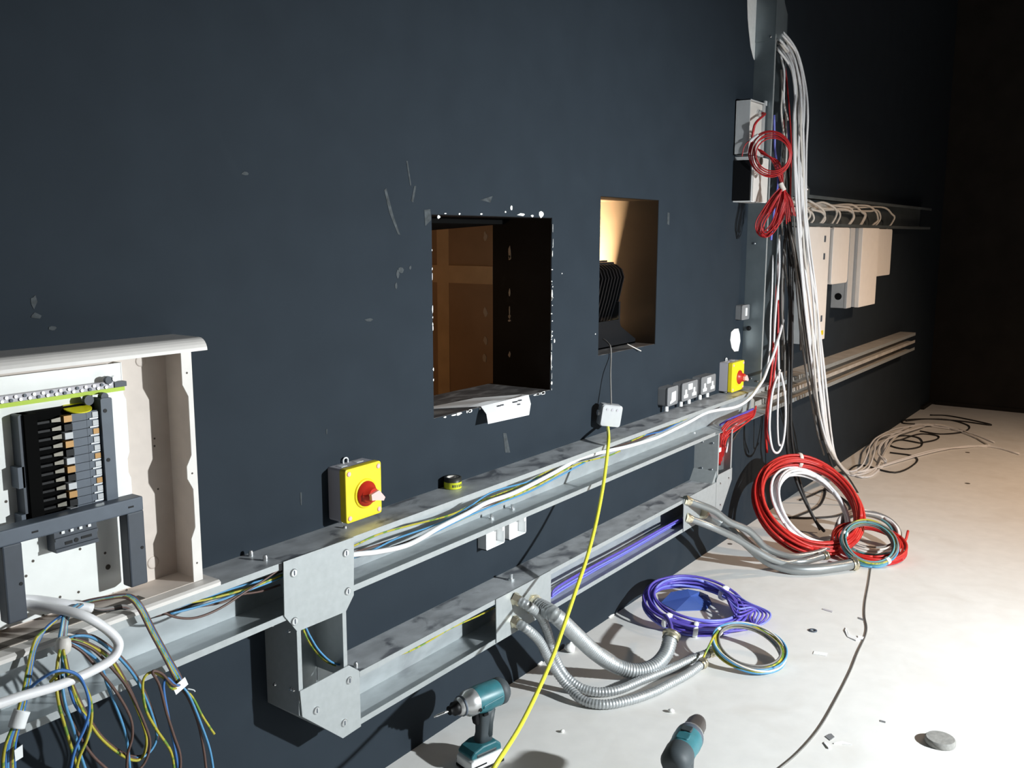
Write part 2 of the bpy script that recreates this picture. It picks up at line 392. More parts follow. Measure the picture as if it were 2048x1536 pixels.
# black gasket where the top lip stops short of the plate
obj('gasket', MB().box(1.400, 1.413, -TD-.003, -TD, UZ1-.018, UZ1-.0005), 'black_plastic', TL)

def plate(label, pts, bolts, y=TD+.004, name='cover_plate'):
    o = thing(name, label, 'cover plate', (pts[0][0], -y, min(p[1] for p in pts)))
    obj('plate', MB().prism(pts, -y-.0022, -y+.0004, 'y'), 'galv_plate', o)
    for x, z in bolts: bolt_at(x, z, y+.0022, o)
    return o
plate('upper cut-corner cover plate with four bolts beside the yellow isolator', [(1.411,.792),(1.643,.790),(1.637,.637),(1.608,.603),(1.446,.607),(1.408,.659)],
      [(1.440,.757),(1.612,.757),(1.615,.655),(1.437,.637)])
plate('pointed lower cover plate with three bolts at the riser foot', [(1.447,.453),(1.452,.385),(1.585,.266),(1.651,.269),(1.650,.425),(1.613,.455)],
      [(1.612,.415),(1.497,.382),(1.590,.307)])
plate('small bare plate carrying flexible conduits below the white back boxes', [(2.256,.421),(2.574,.421),(2.574,.281),(2.258,.275)], [])
plate('small bare plate carrying conduits near the red coil', [(3.632,.421),(3.985,.421),(3.985,.275),(3.640,.275)], [])
pb = plate('cut-corner cover plate at the foot of the right riser', [(4.006,.452),(4.171,.452),(4.172,.394),(4.062,.268),(3.988,.268),(3.988,.43)], [])
for x, z in [(4.03,.405),(4.13,.41),(4.04,.30)]:
    obj('rivet', MB().lathe([(.006, 0), (.004, .004)], (x, -TD-.006, z), (0,-1,0), 10), 'chrome', pb)

def riser(label, x0, x1, z0, z1, lip=.013, flip=False):
    t = thing('riser_trunking', label, 'trunking', (x0, 0, z0))
    fx = (lambda x: x0+x1-x) if flip else (lambda x: x)
    obj('back_panel', MB().prism([(fx(x0), .388), (fx(x0+.135), LZ0+.001), (fx(x1), LZ0+.001), (fx(x1), z1), (fx(x0), z1)], -t_, -.0004, 'y'), 'galv', t)
    obj('side_panel', MB().box(*sorted((fx(x0), fx(x0+t_))), -TD, -t_, .388, z1), 'galv_plate', t)
    obj('side_panel', MB().box(*sorted((fx(x1-t_), fx(x1))), -TD, -t_, z0, z1), 'galv_plate', t)
    obj('elbow_panel', MB().prism([(fx(x0), .388), (fx(x0+.135), LZ0), (fx(x0+.137), LZ0+.002), (fx(x0+t_), .390)], -TD, -t_, 'y'), 'galv_plate', t)
    obj('bottom_panel', MB().box(*sorted((fx(x0+.135), fx(x1))), -TD, -t_, LZ0, LZ0+t_), 'galv', t)
    obj('lip', MB().box(x0, x0+lip, -TD-t_, -TD, z0, z1), 'galv_plate', t)
    obj('lip', MB().box(x1-lip, x1, -TD-t_, -TD, z0, z1), 'galv_plate', t)
    return t
RL = riser('short riser joining the two trunkings at the bolted plates', 1.447, 1.612, LZ1, UZ0)
for y, z in [(.03,.60),(.09,.60),(.03,.445),(.09,.45),(.098,.45)]:
    obj('rivet', MB().lathe([(.005, 0), (.003, .004)], (1.447, -y, z), (-1,0,0), 8), 'chrome', RL)
RR = riser('short riser joining the two trunkings near the red coil', 4.0, 4.172, LZ1, UZ0, flip=True)
obj('flange', MB().box(3.952, 4.0, -TD, -.001, LZ1, LZ1+.0025), 'galv_plate', RR)
obj('flange', MB().prism([(3.955, LZ1+.002), (4.0, LZ1+.002), (4.0, LZ1+.05), (3.996, LZ1+.05)], -TD+.002, -.001, 'y'), 'galv_plate', RR)
for y, z in [(.04,.60),(.09,.60),(.04,.475),(.09,.475)]:
    obj('rivet', MB().lathe([(.006, 0), (.004, .004)], (4.0, -y, z), (-1,0,0), 8), 'chrome', RR)
for x, y in [(3.965,.03),(3.97,.085)]:
    obj('rivet', MB().lathe([(.006, 0), (.004, .004)], (x, -y, LZ1+.003), (0,0,1), 8), 'chrome', RR)

# tall column trunking and the cable tray beyond it
CX0, CX1, CD = 4.552, 4.715, 0.100
CT = thing('column_trunking', 'tall dark galvanised column trunking packed with hanging cables', 'trunking', (CX0, 0, UZ1))
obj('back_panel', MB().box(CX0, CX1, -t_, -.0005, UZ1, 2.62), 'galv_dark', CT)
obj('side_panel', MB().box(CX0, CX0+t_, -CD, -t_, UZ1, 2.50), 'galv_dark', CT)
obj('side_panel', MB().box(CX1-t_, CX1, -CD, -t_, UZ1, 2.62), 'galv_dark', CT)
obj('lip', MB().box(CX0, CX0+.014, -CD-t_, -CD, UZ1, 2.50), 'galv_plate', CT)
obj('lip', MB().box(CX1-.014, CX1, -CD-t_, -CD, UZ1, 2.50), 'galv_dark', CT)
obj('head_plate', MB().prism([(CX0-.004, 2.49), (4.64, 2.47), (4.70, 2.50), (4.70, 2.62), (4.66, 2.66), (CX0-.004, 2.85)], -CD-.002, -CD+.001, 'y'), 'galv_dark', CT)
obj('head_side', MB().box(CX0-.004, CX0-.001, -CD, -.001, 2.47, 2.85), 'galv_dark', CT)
for y, z in [(.078, 2.49), (.04, 1.51), (.085, .82), (.05, .83)]:
    obj('rivet', MB().lathe([(.007, 0), (.004, .005)], (CX0-.004 if z > 2.4 else CX0, -y, z), (-1,0,0), 8), 'chrome', CT)
obj('rivet', MB().lathe([(.012, 0), (.012, .006), (.008, .012)], (CX0, -.030, 1.085), (-1,0,0), 12), 'black_plastic', CT)

TY = thing('cable_tray', 'dark high cable tray full of looping white wires above cabinets', 'cable tray', (CX1, 0, 1.6))
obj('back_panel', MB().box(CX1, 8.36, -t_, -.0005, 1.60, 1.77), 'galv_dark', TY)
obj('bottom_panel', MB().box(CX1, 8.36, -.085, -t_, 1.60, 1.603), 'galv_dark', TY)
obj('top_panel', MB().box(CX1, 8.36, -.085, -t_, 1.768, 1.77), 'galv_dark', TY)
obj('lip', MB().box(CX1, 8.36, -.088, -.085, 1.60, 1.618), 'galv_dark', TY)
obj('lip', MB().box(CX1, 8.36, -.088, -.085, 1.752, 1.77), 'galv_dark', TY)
g = [V(1608, 330, (4.95, -.05, 1.9)), V(1632, 388, (4.95, -.05, 1.8))]
obj('gusset', MB().prism([(CX1, 2.02), (CX1+.02, 2.02), (5.22, 1.80), (5.22, 1.77), (CX1, 1.77)], -.088, -.085, 'y'), 'galv_dark', TY)
obj('bolt', MB().lathe([(.010, 0), (.006, .006)], (5.18, -.088, 1.80), (0,-1,0), 8), 'chrome', TY)

# ------------------------------------------------------------------ distribution board
DX1, DZ0, DZ1, DD = 1.212, 0.800, 1.312, 0.085
DX0 = 0.52
DB = thing('distribution_board', 'open cream distribution board without its door', 'electrical board', (DX0, 0, DZ0))
obj('back_panel', MB().box(DX0, DX1, -.004, -.0005, DZ0, DZ1), 'cream_shaded', DB)
obj('side_panel', MB().box(DX1-.004, DX1, -DD, -.004, DZ0, DZ1), 'cream_shaded', DB)
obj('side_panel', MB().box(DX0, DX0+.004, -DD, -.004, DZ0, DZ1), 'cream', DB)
obj('bottom_panel', MB().box(DX0, DX1, -DD, -.004, DZ0, DZ0+.004), 'cream_shaded', DB)
# front flange with its scalloped inner edge
fx = DX1-.020
prof = [(DX1+.001, DZ0+.004), (DX1+.001, DZ1-.002), (DX1-.024, DZ1-.002), (DX1-.024, 1.238), (DX1-.011, 1.212), (DX1-.011, 1.085), (DX1-.024, 1.062), (DX1-.024, 1.035), (DX1-.011, 1.010),
        (DX1-.011, .925), (DX1-.022, .902), (DX1-.022, DZ0+.004)]
fg = obj('flange', MB().prism(prof, -DD-.0025, -DD, 'y'), 'cream', DB)
for z in (1.262, 1.045, .845):
    obj('hole', MB().cyl((DX1-.012, -DD-.0026, z), (0,-1,0), .0022, .0006, 8), 'hole_dark', fg)
# rolled top cover and bottom lip (profiles in y,z)
def roll(z0, z1, y0, y1, r, up=True):
    pts = [(-y0, z0), (-y0, z1)]
    for k in range(7):
        a = radians(90-15*k); pts.append((-(y1-r)-r*cos(a), z1-r+r*sin(a)))
    pts.append((-y1, z0)); return pts
obj('top_cover', MB().prism(roll(DZ1-.002, DZ1+.024, .001, DD+.035, .026), DX0, DX1+.018, 'x'), 'cream', DB)
obj('bottom_lip', MB().prism([(-.004, DZ0-.001), (-.004, DZ0+.002), (-DD-.035, DZ0+.002), (-DD-.040, DZ0-.003), (-DD-.040, DZ0-.020), (-DD-.036, DZ0-.022), (-DD-.033, DZ0-.006), (-.004, DZ0-.006)] if False else
    [(-.004, DZ0), (-.004, DZ0+.003), (-DD-.030, DZ0+.003), (-DD-.036, DZ0-.001), (-DD-.036, DZ0-.0075), (-TD-.006, DZ0-.0085), (-TD-.0045, DZ0)], DX0, DX1+.022, 'x'), 'cream', DB)
sl = obj('cable_slot', MB().box(DX0, 1.075, -.082, -.058, DZ0+.0032, DZ0+.0048), 'hole_dark', DB)
# white mounting pan
PY = .030
PN = obj('mounting_pan', MB().prism([(DX0+.02, .818), (1.098, .818), (1.092, .90), (1.092, 1.05), (1.086, 1.065), (1.086, 1.09), (1.092, 1.105), (1.092, 1.215), (1.084, 1.235), (1.084, 1.292), (DX0+.02, 1.292)], -PY-.002, -PY, 'y'), 'white_pan', DB)
obj('pan_side', MB().box(1.086, 1.088, -PY, -.004, .82, 1.292), 'white_pan', PN)
for px, py in [(12,1003),(245,772),(66,1122),(160,1098),(120,1194),(157,1184),(253,1180),(86,1231),(6,1239),(210,1106),(52,1152)]:
    c = W(px, py, PY+.002); obj('hole', MB().cyl((c[0], -PY-.0021, c[2]), (0,-1,0), .0028, .0006, 8), 'hole_dark', PN)
c = W(216, 1134, PY+.002); obj('hole', MB().cyl((c[0], -PY-.0021, c[2]), (0,-1,0), .0055, .0006, 10), 'hole_dark', PN)
for px, py, r in [(306, 1125, .014), (281, 722, .012)]:
    c = W(px, py, .004); k = obj('fixing_washer', MB().lathe([(r, 0), (r, .0008), (r*.75, .0014), (r*.4, .0016)], c, (0,-1,0), 16), 'cream_shaded', DB)
for px, py in [(309,877),(309,892),(316,978)]:
    c = W(px, py, .004); obj('hole', MB().cyl(c, (0,-1,0), .0022, .0006, 8), 'hole_dark', DB)
# earth bar across the top
zb0 = W(0, 785, .045)[2]; zb = 1.258
EB = obj('earth_bar', MB().box(DX0+.02, 1.078, -.052, -.034, 1.238, 1.246), 'earth_green', DB)
obj('terminal_strip', MB().box(DX0+.02, 1.055, -.050, -.036, 1.246, 1.259), 'lilac_grey', DB)
for k in range(30):
    x = .80+k*.0085
    obj('terminal_screw', MB().lathe([(.0032, 0), (.0032, .003)], (x, -.050, 1.2525+(.003 if k % 2 else -.003)), (0,-1,0), 7), 'zinc' if k % 3 else 'mid_frame', DB)
obj('end_clamp', MB().box(1.058, 1.084, -.050, -.034, 1.246, 1.256).cyl((1.044, -.046, 1.263), (0,-1,0), .008, .008, 10), 'dark_frame', DB)
obj('clamp_screw', MB().cyl((1.056, -.048, 1.265), (0,-1,0), .006, .008, 10), 'zinc', DB)
# busbar pan: dark moulding with twelve ways
BX0, BX1, BZ0, BZ1, BY = .868, 1.037, 1.012, 1.222, .032
BB = obj('busbar_base', MB().box(BX0-.006, BX1+.006, -.048, -BY, BZ0, BZ1).box(BX0-.004, BX0+.020, -.066, -.048, BZ0, BZ1), 'void_black', DB)  # flat black also carries the shade of the recess
for k in range(12):
    z = BZ1-.012-(k+.5)*(BZ1-.012-BZ0)/12
    obj('rib', MB().box(BX0+.012, .912, -.064, -.048, z-.0022, z+.0022), 'black_plastic', DB)
obj('side_rail', MB().rbox(1.012, 1.036, -.072, -.048, BZ0, 1.232, .004), 'mid_frame', DB)
obj('side_rail', MB().rbox(BX0-.012, BX0+.012, -.060, -.032, BZ0, BZ1, .004), 'dark_frame', DB)
obj('rail_lug', MB().cyl((1.024, -.056, 1.234), (0,-1,0), .008, .012, 12), 'dark_frame', DB)
obj('rail_lug', MB().cyl((.996, -.050, 1.230), (0,-1,0), .010, .010, 12), 'dark_frame', DB)
obj('rail_lug', MB().box(BX0-.020, BX0-.008, -.060, -.034, 1.085, 1.125), 'mid_frame', DB)
obj('rail_lug', MB().box(BX0-.020, BX0-.002, -.060, -.034, 1.012, 1.035), 'mid_frame', DB)
obj('hole', MB().cyl((1.020, -.0721, 1.207), (0,-1,0), .004, .0008, 10).cyl((1.020, -.0721, 1.108), (0,-1,0), .004, .0008, 10), 'black_plastic', DB)
n = 12; dz = (BZ1-.012-BZ0)/n
cols = ['orange_metal', 'black_plastic', 'box_grey']
for k in range(n):
    z = BZ1-.012-(k+.5)*dz
    w = obj('breaker_way', MB().box(.955, .985, -.064, -.048, z-dz*.47, z+dz*.47).box(.9855, 1.011, -.064, -.048, z-dz*.47, z+dz*.47), 'mid_frame', DB)
    obj('contact_pin', MB().prism([(.918, z-.0030), (.918, z+.0025), (.936, z+.0045), (.936, z-.0045)], -.060, -.056, 'y'), 'pin_metal', w)
    obj('terminal', MB().box(.939, .955, -.066, -.052, z-.0062, z+.0062), cols[k % 3], w)
    obj('terminal', MB().box(.997, 1.009, -.0655, -.0635, z-.0052, z+.0052), cols[(k+1) % 3] if k % 3 else 'box_grey', w)
    obj('clip', MB().box(.990, 1.008, -.0665, -.064, z-dz*.5+.0002, z-dz*.5+.0024), 'zinc', w)
obj('warning_disc', MB().lathe([(.026, 0), (.026, .002)], (.975, -.052, 1.2165), (0,-.25,1), 24), 'yellow_disc', DB)
# grey U-shaped support frame in front
FYa, FYb = .062, .098
obj('support_bar', MB().rbox(.62, 1.074, -FYb, -FYa, .992, 1.028, .003, 'x') if False else MB().box(.62, 1.074, -FYb, -FYa, .996, 1.026), 'mid_frame', DB, bevel=.003)
for x0, x1 in ((1.036, 1.074), (.790, .826)):
    lg = obj('support_leg', MB().box(x0, x1, -FYb, -FYa-.006, .842 if x0 > 1 else .850, .997), 'dark_frame', DB, bevel=.003)
    obj('screw_hole', MB().cyl(((x0+x1)/2+.010, -FYb-.0002, .92), (0,-1,0), .0034, .0008, 8), 'black_plastic', lg)
for x in (.845, 1.040):
    obj('slot_mark', MB().box(x, x+.012, -FYb-.0006, -FYb, 1.008, 1.0115), 'black_plastic', DB)
tb = obj('terminal_block', MB().box(.905, .992, -.062, -.034, .946, .992).box(.905, .992, -.066, -.062, .946, .953).box(.905, .992, -.066, -.062, .968, .974), 'dark_frame', DB)
for k in range(4):
    obj('terminal', MB().box(.918+k*.018, .924+k*.018, -.066, -.060, .981, .988), 'white_plastic', tb)
obj('terminal_hole', MB().cyl((.948, -.0622, .961), (0,-1,0), .0045, .001, 10).box(.925, .940, -.0630, -.062, .957, .963).box(.958, .980, -.0630, -.062, .960, .965), 'black_plastic', tb)

# ------------------------------------------------------------------ isolators, sockets, switches
def isolator(label, loc, w, h, d, nm='rotary_isolator'):
    t = thing(nm, label, 'isolator switch', loc, 'yellow and red rotary isolators')
    y1 = -d
    obj('back_box', MB().rbox(-w/2, w/2, y1*.66, 0, 0, h, .007), 'lilac_grey', t, True, .0015)
    obj('cover', MB().rbox(-w/2-.001, w/2+.001, y1, y1*.66, -.001, h+.001, .008), 'yellow', t, True, .003)
    obj('cover_ring', MB().lathe([(.040, 0), (.040, .0025), (.036, .004)], (.004, y1, h*.47), (0,-1,0), 28), 'yellow', t, True)
    k = obj('rotary_knob', MB().lathe([(.034, 0), (.034, .004), (.022, .008), (.019, .026), (.017, .028)], (.004, y1-.004, h*.47), (0,-1,0), 24), 'red_knob', t, True)
    obj('knob_grip', MB().prism([(-.018+.004, h*.47+.006), (.004+.012, h*.47+.012), (.004+.034, h*.47-.012), (.004+.028, h*.47-.020), (.004+.006, h*.47-.014), (.004-.016, h*.47-.010)], y1-.040, y1-.031, 'y'), 'knob_face', k, True)
    for sx in (-1, 1):
        for sz in (0, 1):
            s = obj('cover_screw', MB().lathe([(.0068, 0), (.0068, .0016), (.005, .0024)], (sx*(w/2-.011), y1-.0001, .012 if not sz else h-.012), (0,-1,0), 12), 'knob_face', t, True)
    obj('knockout', MB().box(-w*.36, -w*.20, y1*.5, y1*.2, h, h+.0008).box(w*.1, w*.28, y1*.45, y1*.2, h, h+.0008), 'white_plastic', t, True)
    obj('hanging_lug', MB().tube([(-.014, -.006, h-.002), (-.014, -.006, h+.010), (-.006, -.006, h+.014), (.002, -.006, h+.010), (.002, -.006, h-.002)], .0022, 6), 'white_plastic', t, True)
    obj('gland', MB().cyl((-w*.38, y1*.42, -.006), (0,0,1), .008, .006, 12), 'zinc', t, True)
    return t
isolator('large yellow isolator with red knob above the bolted cover plate', (1.674+.066, 0, .806), .132, .143, .066)
isolator('smaller yellow isolator with red knob beside the cable column', (4.262+.075, 0, .798), .150, .143, .068)

def socket(label, x0, x1, z0, z1, d, kind):
    cx = (x0+x1)/2; t = thing('metal_clad_socket' if kind != 'spur' else 'fused_spur', label, 'socket' if kind != 'spur' else 'switch', (cx, 0, z0-.024)); w = x1-x0; h = z1-z0; zb = .024
    obj('back_box', MB().rbox(-w/2, w/2, -d+.007, 0, zb, zb+h, .008), 'socket_grey', t, True, .001)
    obj('front_plate', MB().rbox(-w/2-.001, w/2+.001, -d, -d+.007, zb-.001, zb+h+.001, .009), 'socket_grey', t, True, .0015)
    y0, y1 = -d-.0015, -d
    if kind == 'double':
        for s in (-1, 1):
            cx_ = s*w*.27
            obj('outlet_insert', MB().prism([(cx_-.009, zb+h*.62), (cx_+.009, zb+h*.62), (cx_+.009, zb+h*.36), (cx_+.021, zb+h*.33), (cx_+.021, zb+h*.16), (cx_-.021, zb+h*.16), (cx_-.021, zb+h*.33), (cx_-.009, zb+h*.36)], y0, y1, 'y'), 'white_plastic', t, True)
        obj('rocker_switch', MB().rbox(-.021, .021, y0-.001, y1, zb+h*.56, zb+h*.90, .003), 'white_plastic', t, True)
    elif kind == 'spur':
        obj('spur_insert', MB().prism([(-.014, zb+h*.70), (.026, zb+h*.74), (.026, zb+h*.22), (-.028, zb+h*.10), (-.030, zb+h*.20), (-.016, zb+h*.30)], y0, y1, 'y'), 'white_plastic', t, True)
    else:
        obj('rocker_switch', MB().rbox(-.010, .010, y0-.002, y1, zb+h*.25, zb+h*.8, .002), 'white_plastic', t, True)
    if kind in ('double', 'spur'):
        for gx in ((-w*.30, w*.22) if kind == 'double' else (-w*.18,)):
            obj('conduit_bush', MB().lathe([(.0095, 0), (.0095, .018), (.0075, .020), (.0075, .025)], (gx, -d*.55, -.002), (0,0,1), 12), 'white_plastic', t, True)
    return t
socket('single dark spur unit nearest the hanging junction box', 3.600, 3.700, .826, .906, .048, 'spur')
socket('double dark metal socket with white inserts between spur and socket', 3.744, 3.904, .826, .906, .048, 'double')
socket('double dark metal socket with white inserts next to smaller isolator', 3.948, 4.108, .828, .908, .048, 'double')
s4 = socket('small grey switch on the wall against the cable column', 4.44, 4.535, 1.135, 1.207, .036, 'switch')

# ------------------------------------------------------------------ boxes by the column
J1 = thing('adaptable_box', 'open grey box with red wires leaving its gland, high on column', 'junction box', (4.335, 0, 1.92))
obj('body', MB().box(4.335, 4.340, -.074, -.001, 1.925, 2.178).box(4.335, 4.535, -.006, -.001, 1.925, 2.178).box(4.531, 4.535, -.074, -.001, 1.925, 2.178).box(4.335, 4.535, -.074, -.001, 2.174, 2.178).box(4.335, 4.535, -.074, -.001, 1.925, 1.929), 'box_grey', J1)
obj('inner_plate', MB().box(4.345, 4.528, -.060, -.056, 1.932, 2.172), 'pale_sheath', J1)
obj('gland', MB().hexa((4.47, -.060, 2.125), (0,-1,0), .020, .010).lathe([(.014, .010), (.014, .022)], (4.47, -.060, 2.125), (0,-1,0), 12), 'zinc', J1)
obj('fixing_ear', MB().box(4.520, 4.545, -.078, -.070, 2.168, 2.190), 'box_grey', J1)
J2 = thing('adaptable_box', 'closed white box below the open grey box on the column', 'junction box', (4.34, 0, 1.70))
obj('body', MB().rbox(4.35, 4.545, -.092, -.001, 1.706, 1.918, .004), 'white_plastic', J2)
obj('lid', MB().rbox(4.352, 4.543, -.098, -.092, 1.709, 1.915, .004), 'cream', J2)
obj('black_side', MB().box(4.336, 4.350, -.088, -.002, 1.712, 1.90), 'black_plastic', J2)
obj('knockout', MB().lathe([(.018, 0), (.018, .004)], (4.44, -.098, 1.90), (0,-1,0), 14), 'hole_dark', J2)

def cabinet(label, x0, x1, z0, z1, d, m='cabinet_white', mside=None, r=.004, extras=()):
    t = thing('breaker_cabinet', label, 'cabinet', (x0, 0, z0), None)
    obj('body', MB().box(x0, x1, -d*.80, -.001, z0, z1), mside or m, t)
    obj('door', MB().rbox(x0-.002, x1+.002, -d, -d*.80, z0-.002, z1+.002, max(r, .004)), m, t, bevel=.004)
    for kind, x, z in extras:
        if kind == 'latch': obj('latch', MB().box(x-.012, x+.012, -d-.003, -d, z-.018, z+.018), 'mid_frame', t)
        if kind == 'label': obj('warning_label', MB().box(x-.03, x+.03, -d-.0012, -d, z-.013, z+.013), 'yellow', t)
        if kind == 'knob': obj('knockout', MB().cyl((x0, -d*.45, z), (-1,0,0), .022, .002, 14), 'black_plastic', t)
    return t
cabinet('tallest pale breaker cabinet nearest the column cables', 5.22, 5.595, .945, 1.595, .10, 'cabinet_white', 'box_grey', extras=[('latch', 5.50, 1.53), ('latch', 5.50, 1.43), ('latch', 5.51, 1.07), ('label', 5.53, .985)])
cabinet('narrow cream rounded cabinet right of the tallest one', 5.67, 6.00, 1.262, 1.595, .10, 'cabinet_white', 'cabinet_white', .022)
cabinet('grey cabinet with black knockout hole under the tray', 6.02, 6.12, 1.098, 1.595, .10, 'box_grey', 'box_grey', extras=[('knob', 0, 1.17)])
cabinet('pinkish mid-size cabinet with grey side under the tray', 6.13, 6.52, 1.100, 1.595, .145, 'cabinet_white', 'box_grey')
cabinet('small far cabinet farthest along under the tray', 6.66, 7.06, 1.275, 1.592, .10, 'cabinet_white', 'cabinet_white', .015)

# ------------------------------------------------------------------ flood lamp in the second opening
FL = thing('flood_lamp', 'black ribbed flood lamp standing on the sill of smaller opening', 'flood lamp', (3.27, .14, W2[2]+.001))
ctr = (3.27, .16, 1.30)
obj('housing', MB().prism([(.172, 1.440), (.130, 1.440), (.115, 1.395), (.160, 1.20), (.195, 1.172), (.238, 1.172)], 3.105, 3.425, 'x'), 'black_metal', FL)
obj('rim', MB().prism([(.180, 1.446), (.168, 1.446), (.228, 1.168), (.246, 1.168)], 3.09, 3.44, 'x'), 'black_metal', FL)
for k in range(13):
    x = 3.112+k*.0253
    obj('cooling_fin', MB().prism([(.140, 1.436), (.112, 1.430), (.088, 1.412), (.076, 1.380), (.098, 1.290), (.125, 1.20), (.160, 1.185), (.150, 1.300)], x, x+.006, 'x'), 'black_metal', FL)
d = Vector((0, cos(radians(12.5)), sin(radians(12.5))))
obj('glass', MB().prism([(.1815, 1.440), (.1805, 1.440), (.2415, 1.176), (.2425, 1.176)], 3.10, 3.43, 'x'), 'lamp_glass', FL)
obj('stand', MB().prism([(3.10, W2[2]+.003), (3.545, W2[2]+.003), (3.545, W2[2]+.020), (3.415, W2[2]+.082), (3.40, W2[2]+.112), (3.10, W2[2]+.112)], .085, .094, 'y').box(3.10, 3.545, .085, .26, W2[2]+.0012, W2[2]+.008).box(3.40, 3.412, .088, .20, W2[2]+.01, 1.28), 'black_metal', FL)
la = lamp('flood_lamp_light', 'AREA', (3.265, .214, 1.32), 850, (1.0, 0.76, 0.46), 0.24, Vector((3.265, .214, 1.32))+d)
rod = tag(obj('cable_tie', MB().tube([W(1254, 688, -.02), W(1268, 695, .004), W(1282, 702, .016)], .0022, 5), 'pale_sheath'), 'white cable tie end poking over the small sill', 'cable tie')

# ------------------------------------------------------------------ cable helpers
def cable(name, label, pts, r, m, cat='cable', group=None, n=7, step=6):
    P = [Vector(map(float, p)) for p in pts]
    o = obj(name, MB().tube(P, r, n, step=step), m); return tag(o, label, cat, group)
def strand(parent, pts, r, m, name='wire', n=6, step=6):
    return obj(name, MB().tube([Vector(map(float, p)) for p in pts], r, n, step=step), m, parent)
def shift(pts, s, seed=None):
    rg = random.Random(seed); o = [rg.uniform(-s, s) for _ in range(3)]
    return [(p[0]+o[0]+rg.uniform(-s, s)*.3, p[1]+o[1]+rg.uniform(-s, s)*.3, p[2]+o[2]+rg.uniform(-s, s)*.3) for p in pts]
def wpath(L, out=None): return [W(q[0], q[1], q[2] if out is None else out) for q in L]
def fpath(L): return [F(*q) for q in L]

# hanging junction box with its lamp lead and the yellow cable
A = W(1219, 830, .055)
nrm = Vector((A[0]-POS[0], A[1]-POS[1], 0)).normalized(); rt = Vector((nrm.y, -nrm.x, 0)); roll_ = radians(-8)
xa = (rt*cos(roll_)+Vector((0,0,1))*sin(roll_)).normalized(); za = (Vector((0,0,1))*cos(roll_)-rt*sin(roll_)).normalized()
xa = (xa+nrm*.35).normalized(); ya = za.cross(xa)
def orient(mb, o, x, y, z):
    o = Vector(map(float, o)); mb.v = [tuple(o+x*p[0]+y*p[1]+z*p[2]) for p in mb.v]; return mb
JB = thing('hanging_junction_box', 'small grey junction box hanging on its lead above the trunking', 'junction box', A)
obj('body', orient(MB().rbox(-.042, .042, -.018, .020, -.042, .042, .010), A, xa, ya, za), 'box_grey', JB, bevel=.002)
obj('lid', orient(MB().rbox(-.040, .040, -.024, -.018, -.040, .040, .010), A, xa, ya, za), 'box_grey', JB, bevel=.002)
for k in range(3): obj('knockout', orient(MB().cyl((-.02+k*.02, -.0245, .025), (0,-1,0), .005, .001, 10), A, xa, ya, za), 'lilac_grey', JB)
obj('gland', orient(MB().hexa((-.042, 0, .006), (-1,0,0), .012, .008), A, xa, ya, za), 'box_grey', JB)
top = Vector(map(float, A))+za*.042; bot = Vector(map(float, A))-za*.042
cable('lamp_lead', 'thin grey lead from flood lamp down to hanging junction box', [W(1206, 678, -.06), W(1214, 684, -.03), W(1221, 694, .006), W(1222, 715, .010), W(1221, 750, .035), top], .0030, 'grey_sheath')
cable('yellow_cable', 'bright yellow cable dropping from the hanging junction box', [bot]+[W(*q) for q in [(1217,880,.125),(1212,930,.15),(1204,985,.18),(1191,1050,.22),(1174,1115,.265),(1152,1180,.31),(1130,1245,.355),(1105,1315,.40),(1072,1390,.45),(1035,1462,.49),(985,1540,.54)]]+[F(945,1610,.14), F(915,1660,.06)], .0062, 'yellow_cable', n=9)

# paper over the sill
PA = thing('paper_sheet', 'creased white paper sheet drooping over the chipped sill', 'paper', (2.45, 0, 1.01))
e0, e1 = (2.335, -.004, 1.0115), (2.605, -.004, 1.0115)
f0, f1 = W(976, 848, .045), W(1058, 830, .045)
mbp = MB(); n_ = 6; rows = []
rows.append([(2.16+.27*k/n_+.02, .13-.02*k/n_, 1.0105) for k in range(n_+1)])
rows.append([(2.30+(2.60-2.30)*k/n_, .02, 1.0125+.004*sin(k)) for k in range(n_+1)])
rows.append([tuple(np.array(e0)+(np.array(e1)-np.array(e0))*k/n_) for k in range(n_+1)])
m0, m1 = (np.array(e0)*.5+f0*.5)+np.array([0, -.008, .004]), (np.array(e1)*.5+f1*.5)+np.array([0, -.008, .004])
rows.append([tuple(m0+(m1-m0)*k/n_) for k in range(n_+1)]); rows.append([tuple(f0+(f1-f0)*k/n_) for k in range(n_+1)])
v = [p for r_ in rows for p in r_]; v2 = [(p[0], p[1]-.0004, p[2]+.0006) for p in v]; N = len(v); w_ = n_+1
fs = [(i*w_+k, i*w_+k+1, (i+1)*w_+k+1, (i+1)*w_+k) for i in range(len(rows)-1) for k in range(n_)]
mbp.add(v, fs).add(v2, [tuple(reversed(q)) for q in fs])
obj('sheet', mbp, 'paper', PA)
def on_flap(a, b):                                     # a along, b down the flap
    q0 = np.array(e0)+(m0-np.array(e0))*b; q1 = np.array(e1)+(m1-np.array(e1))*b; p = q0+(q1-q0)*a; return p+np.array([0, -.0028, .0030])
for a_, b_, L in [(.28, .42, .06), (.36, .40, .05), (.62, .40, .09), (.74, .36, .07), (.70, .75, .05)]:
    p0, p1 = on_flap(a_, b_), on_flap(a_+L, b_); p2, p3 = on_flap(a_+L, b_+.14), on_flap(a_, b_+.14)
    obj('print_line', MB().add([p0, p1, p2, p3], [(0,1,2,3)]), 'ink', PA)

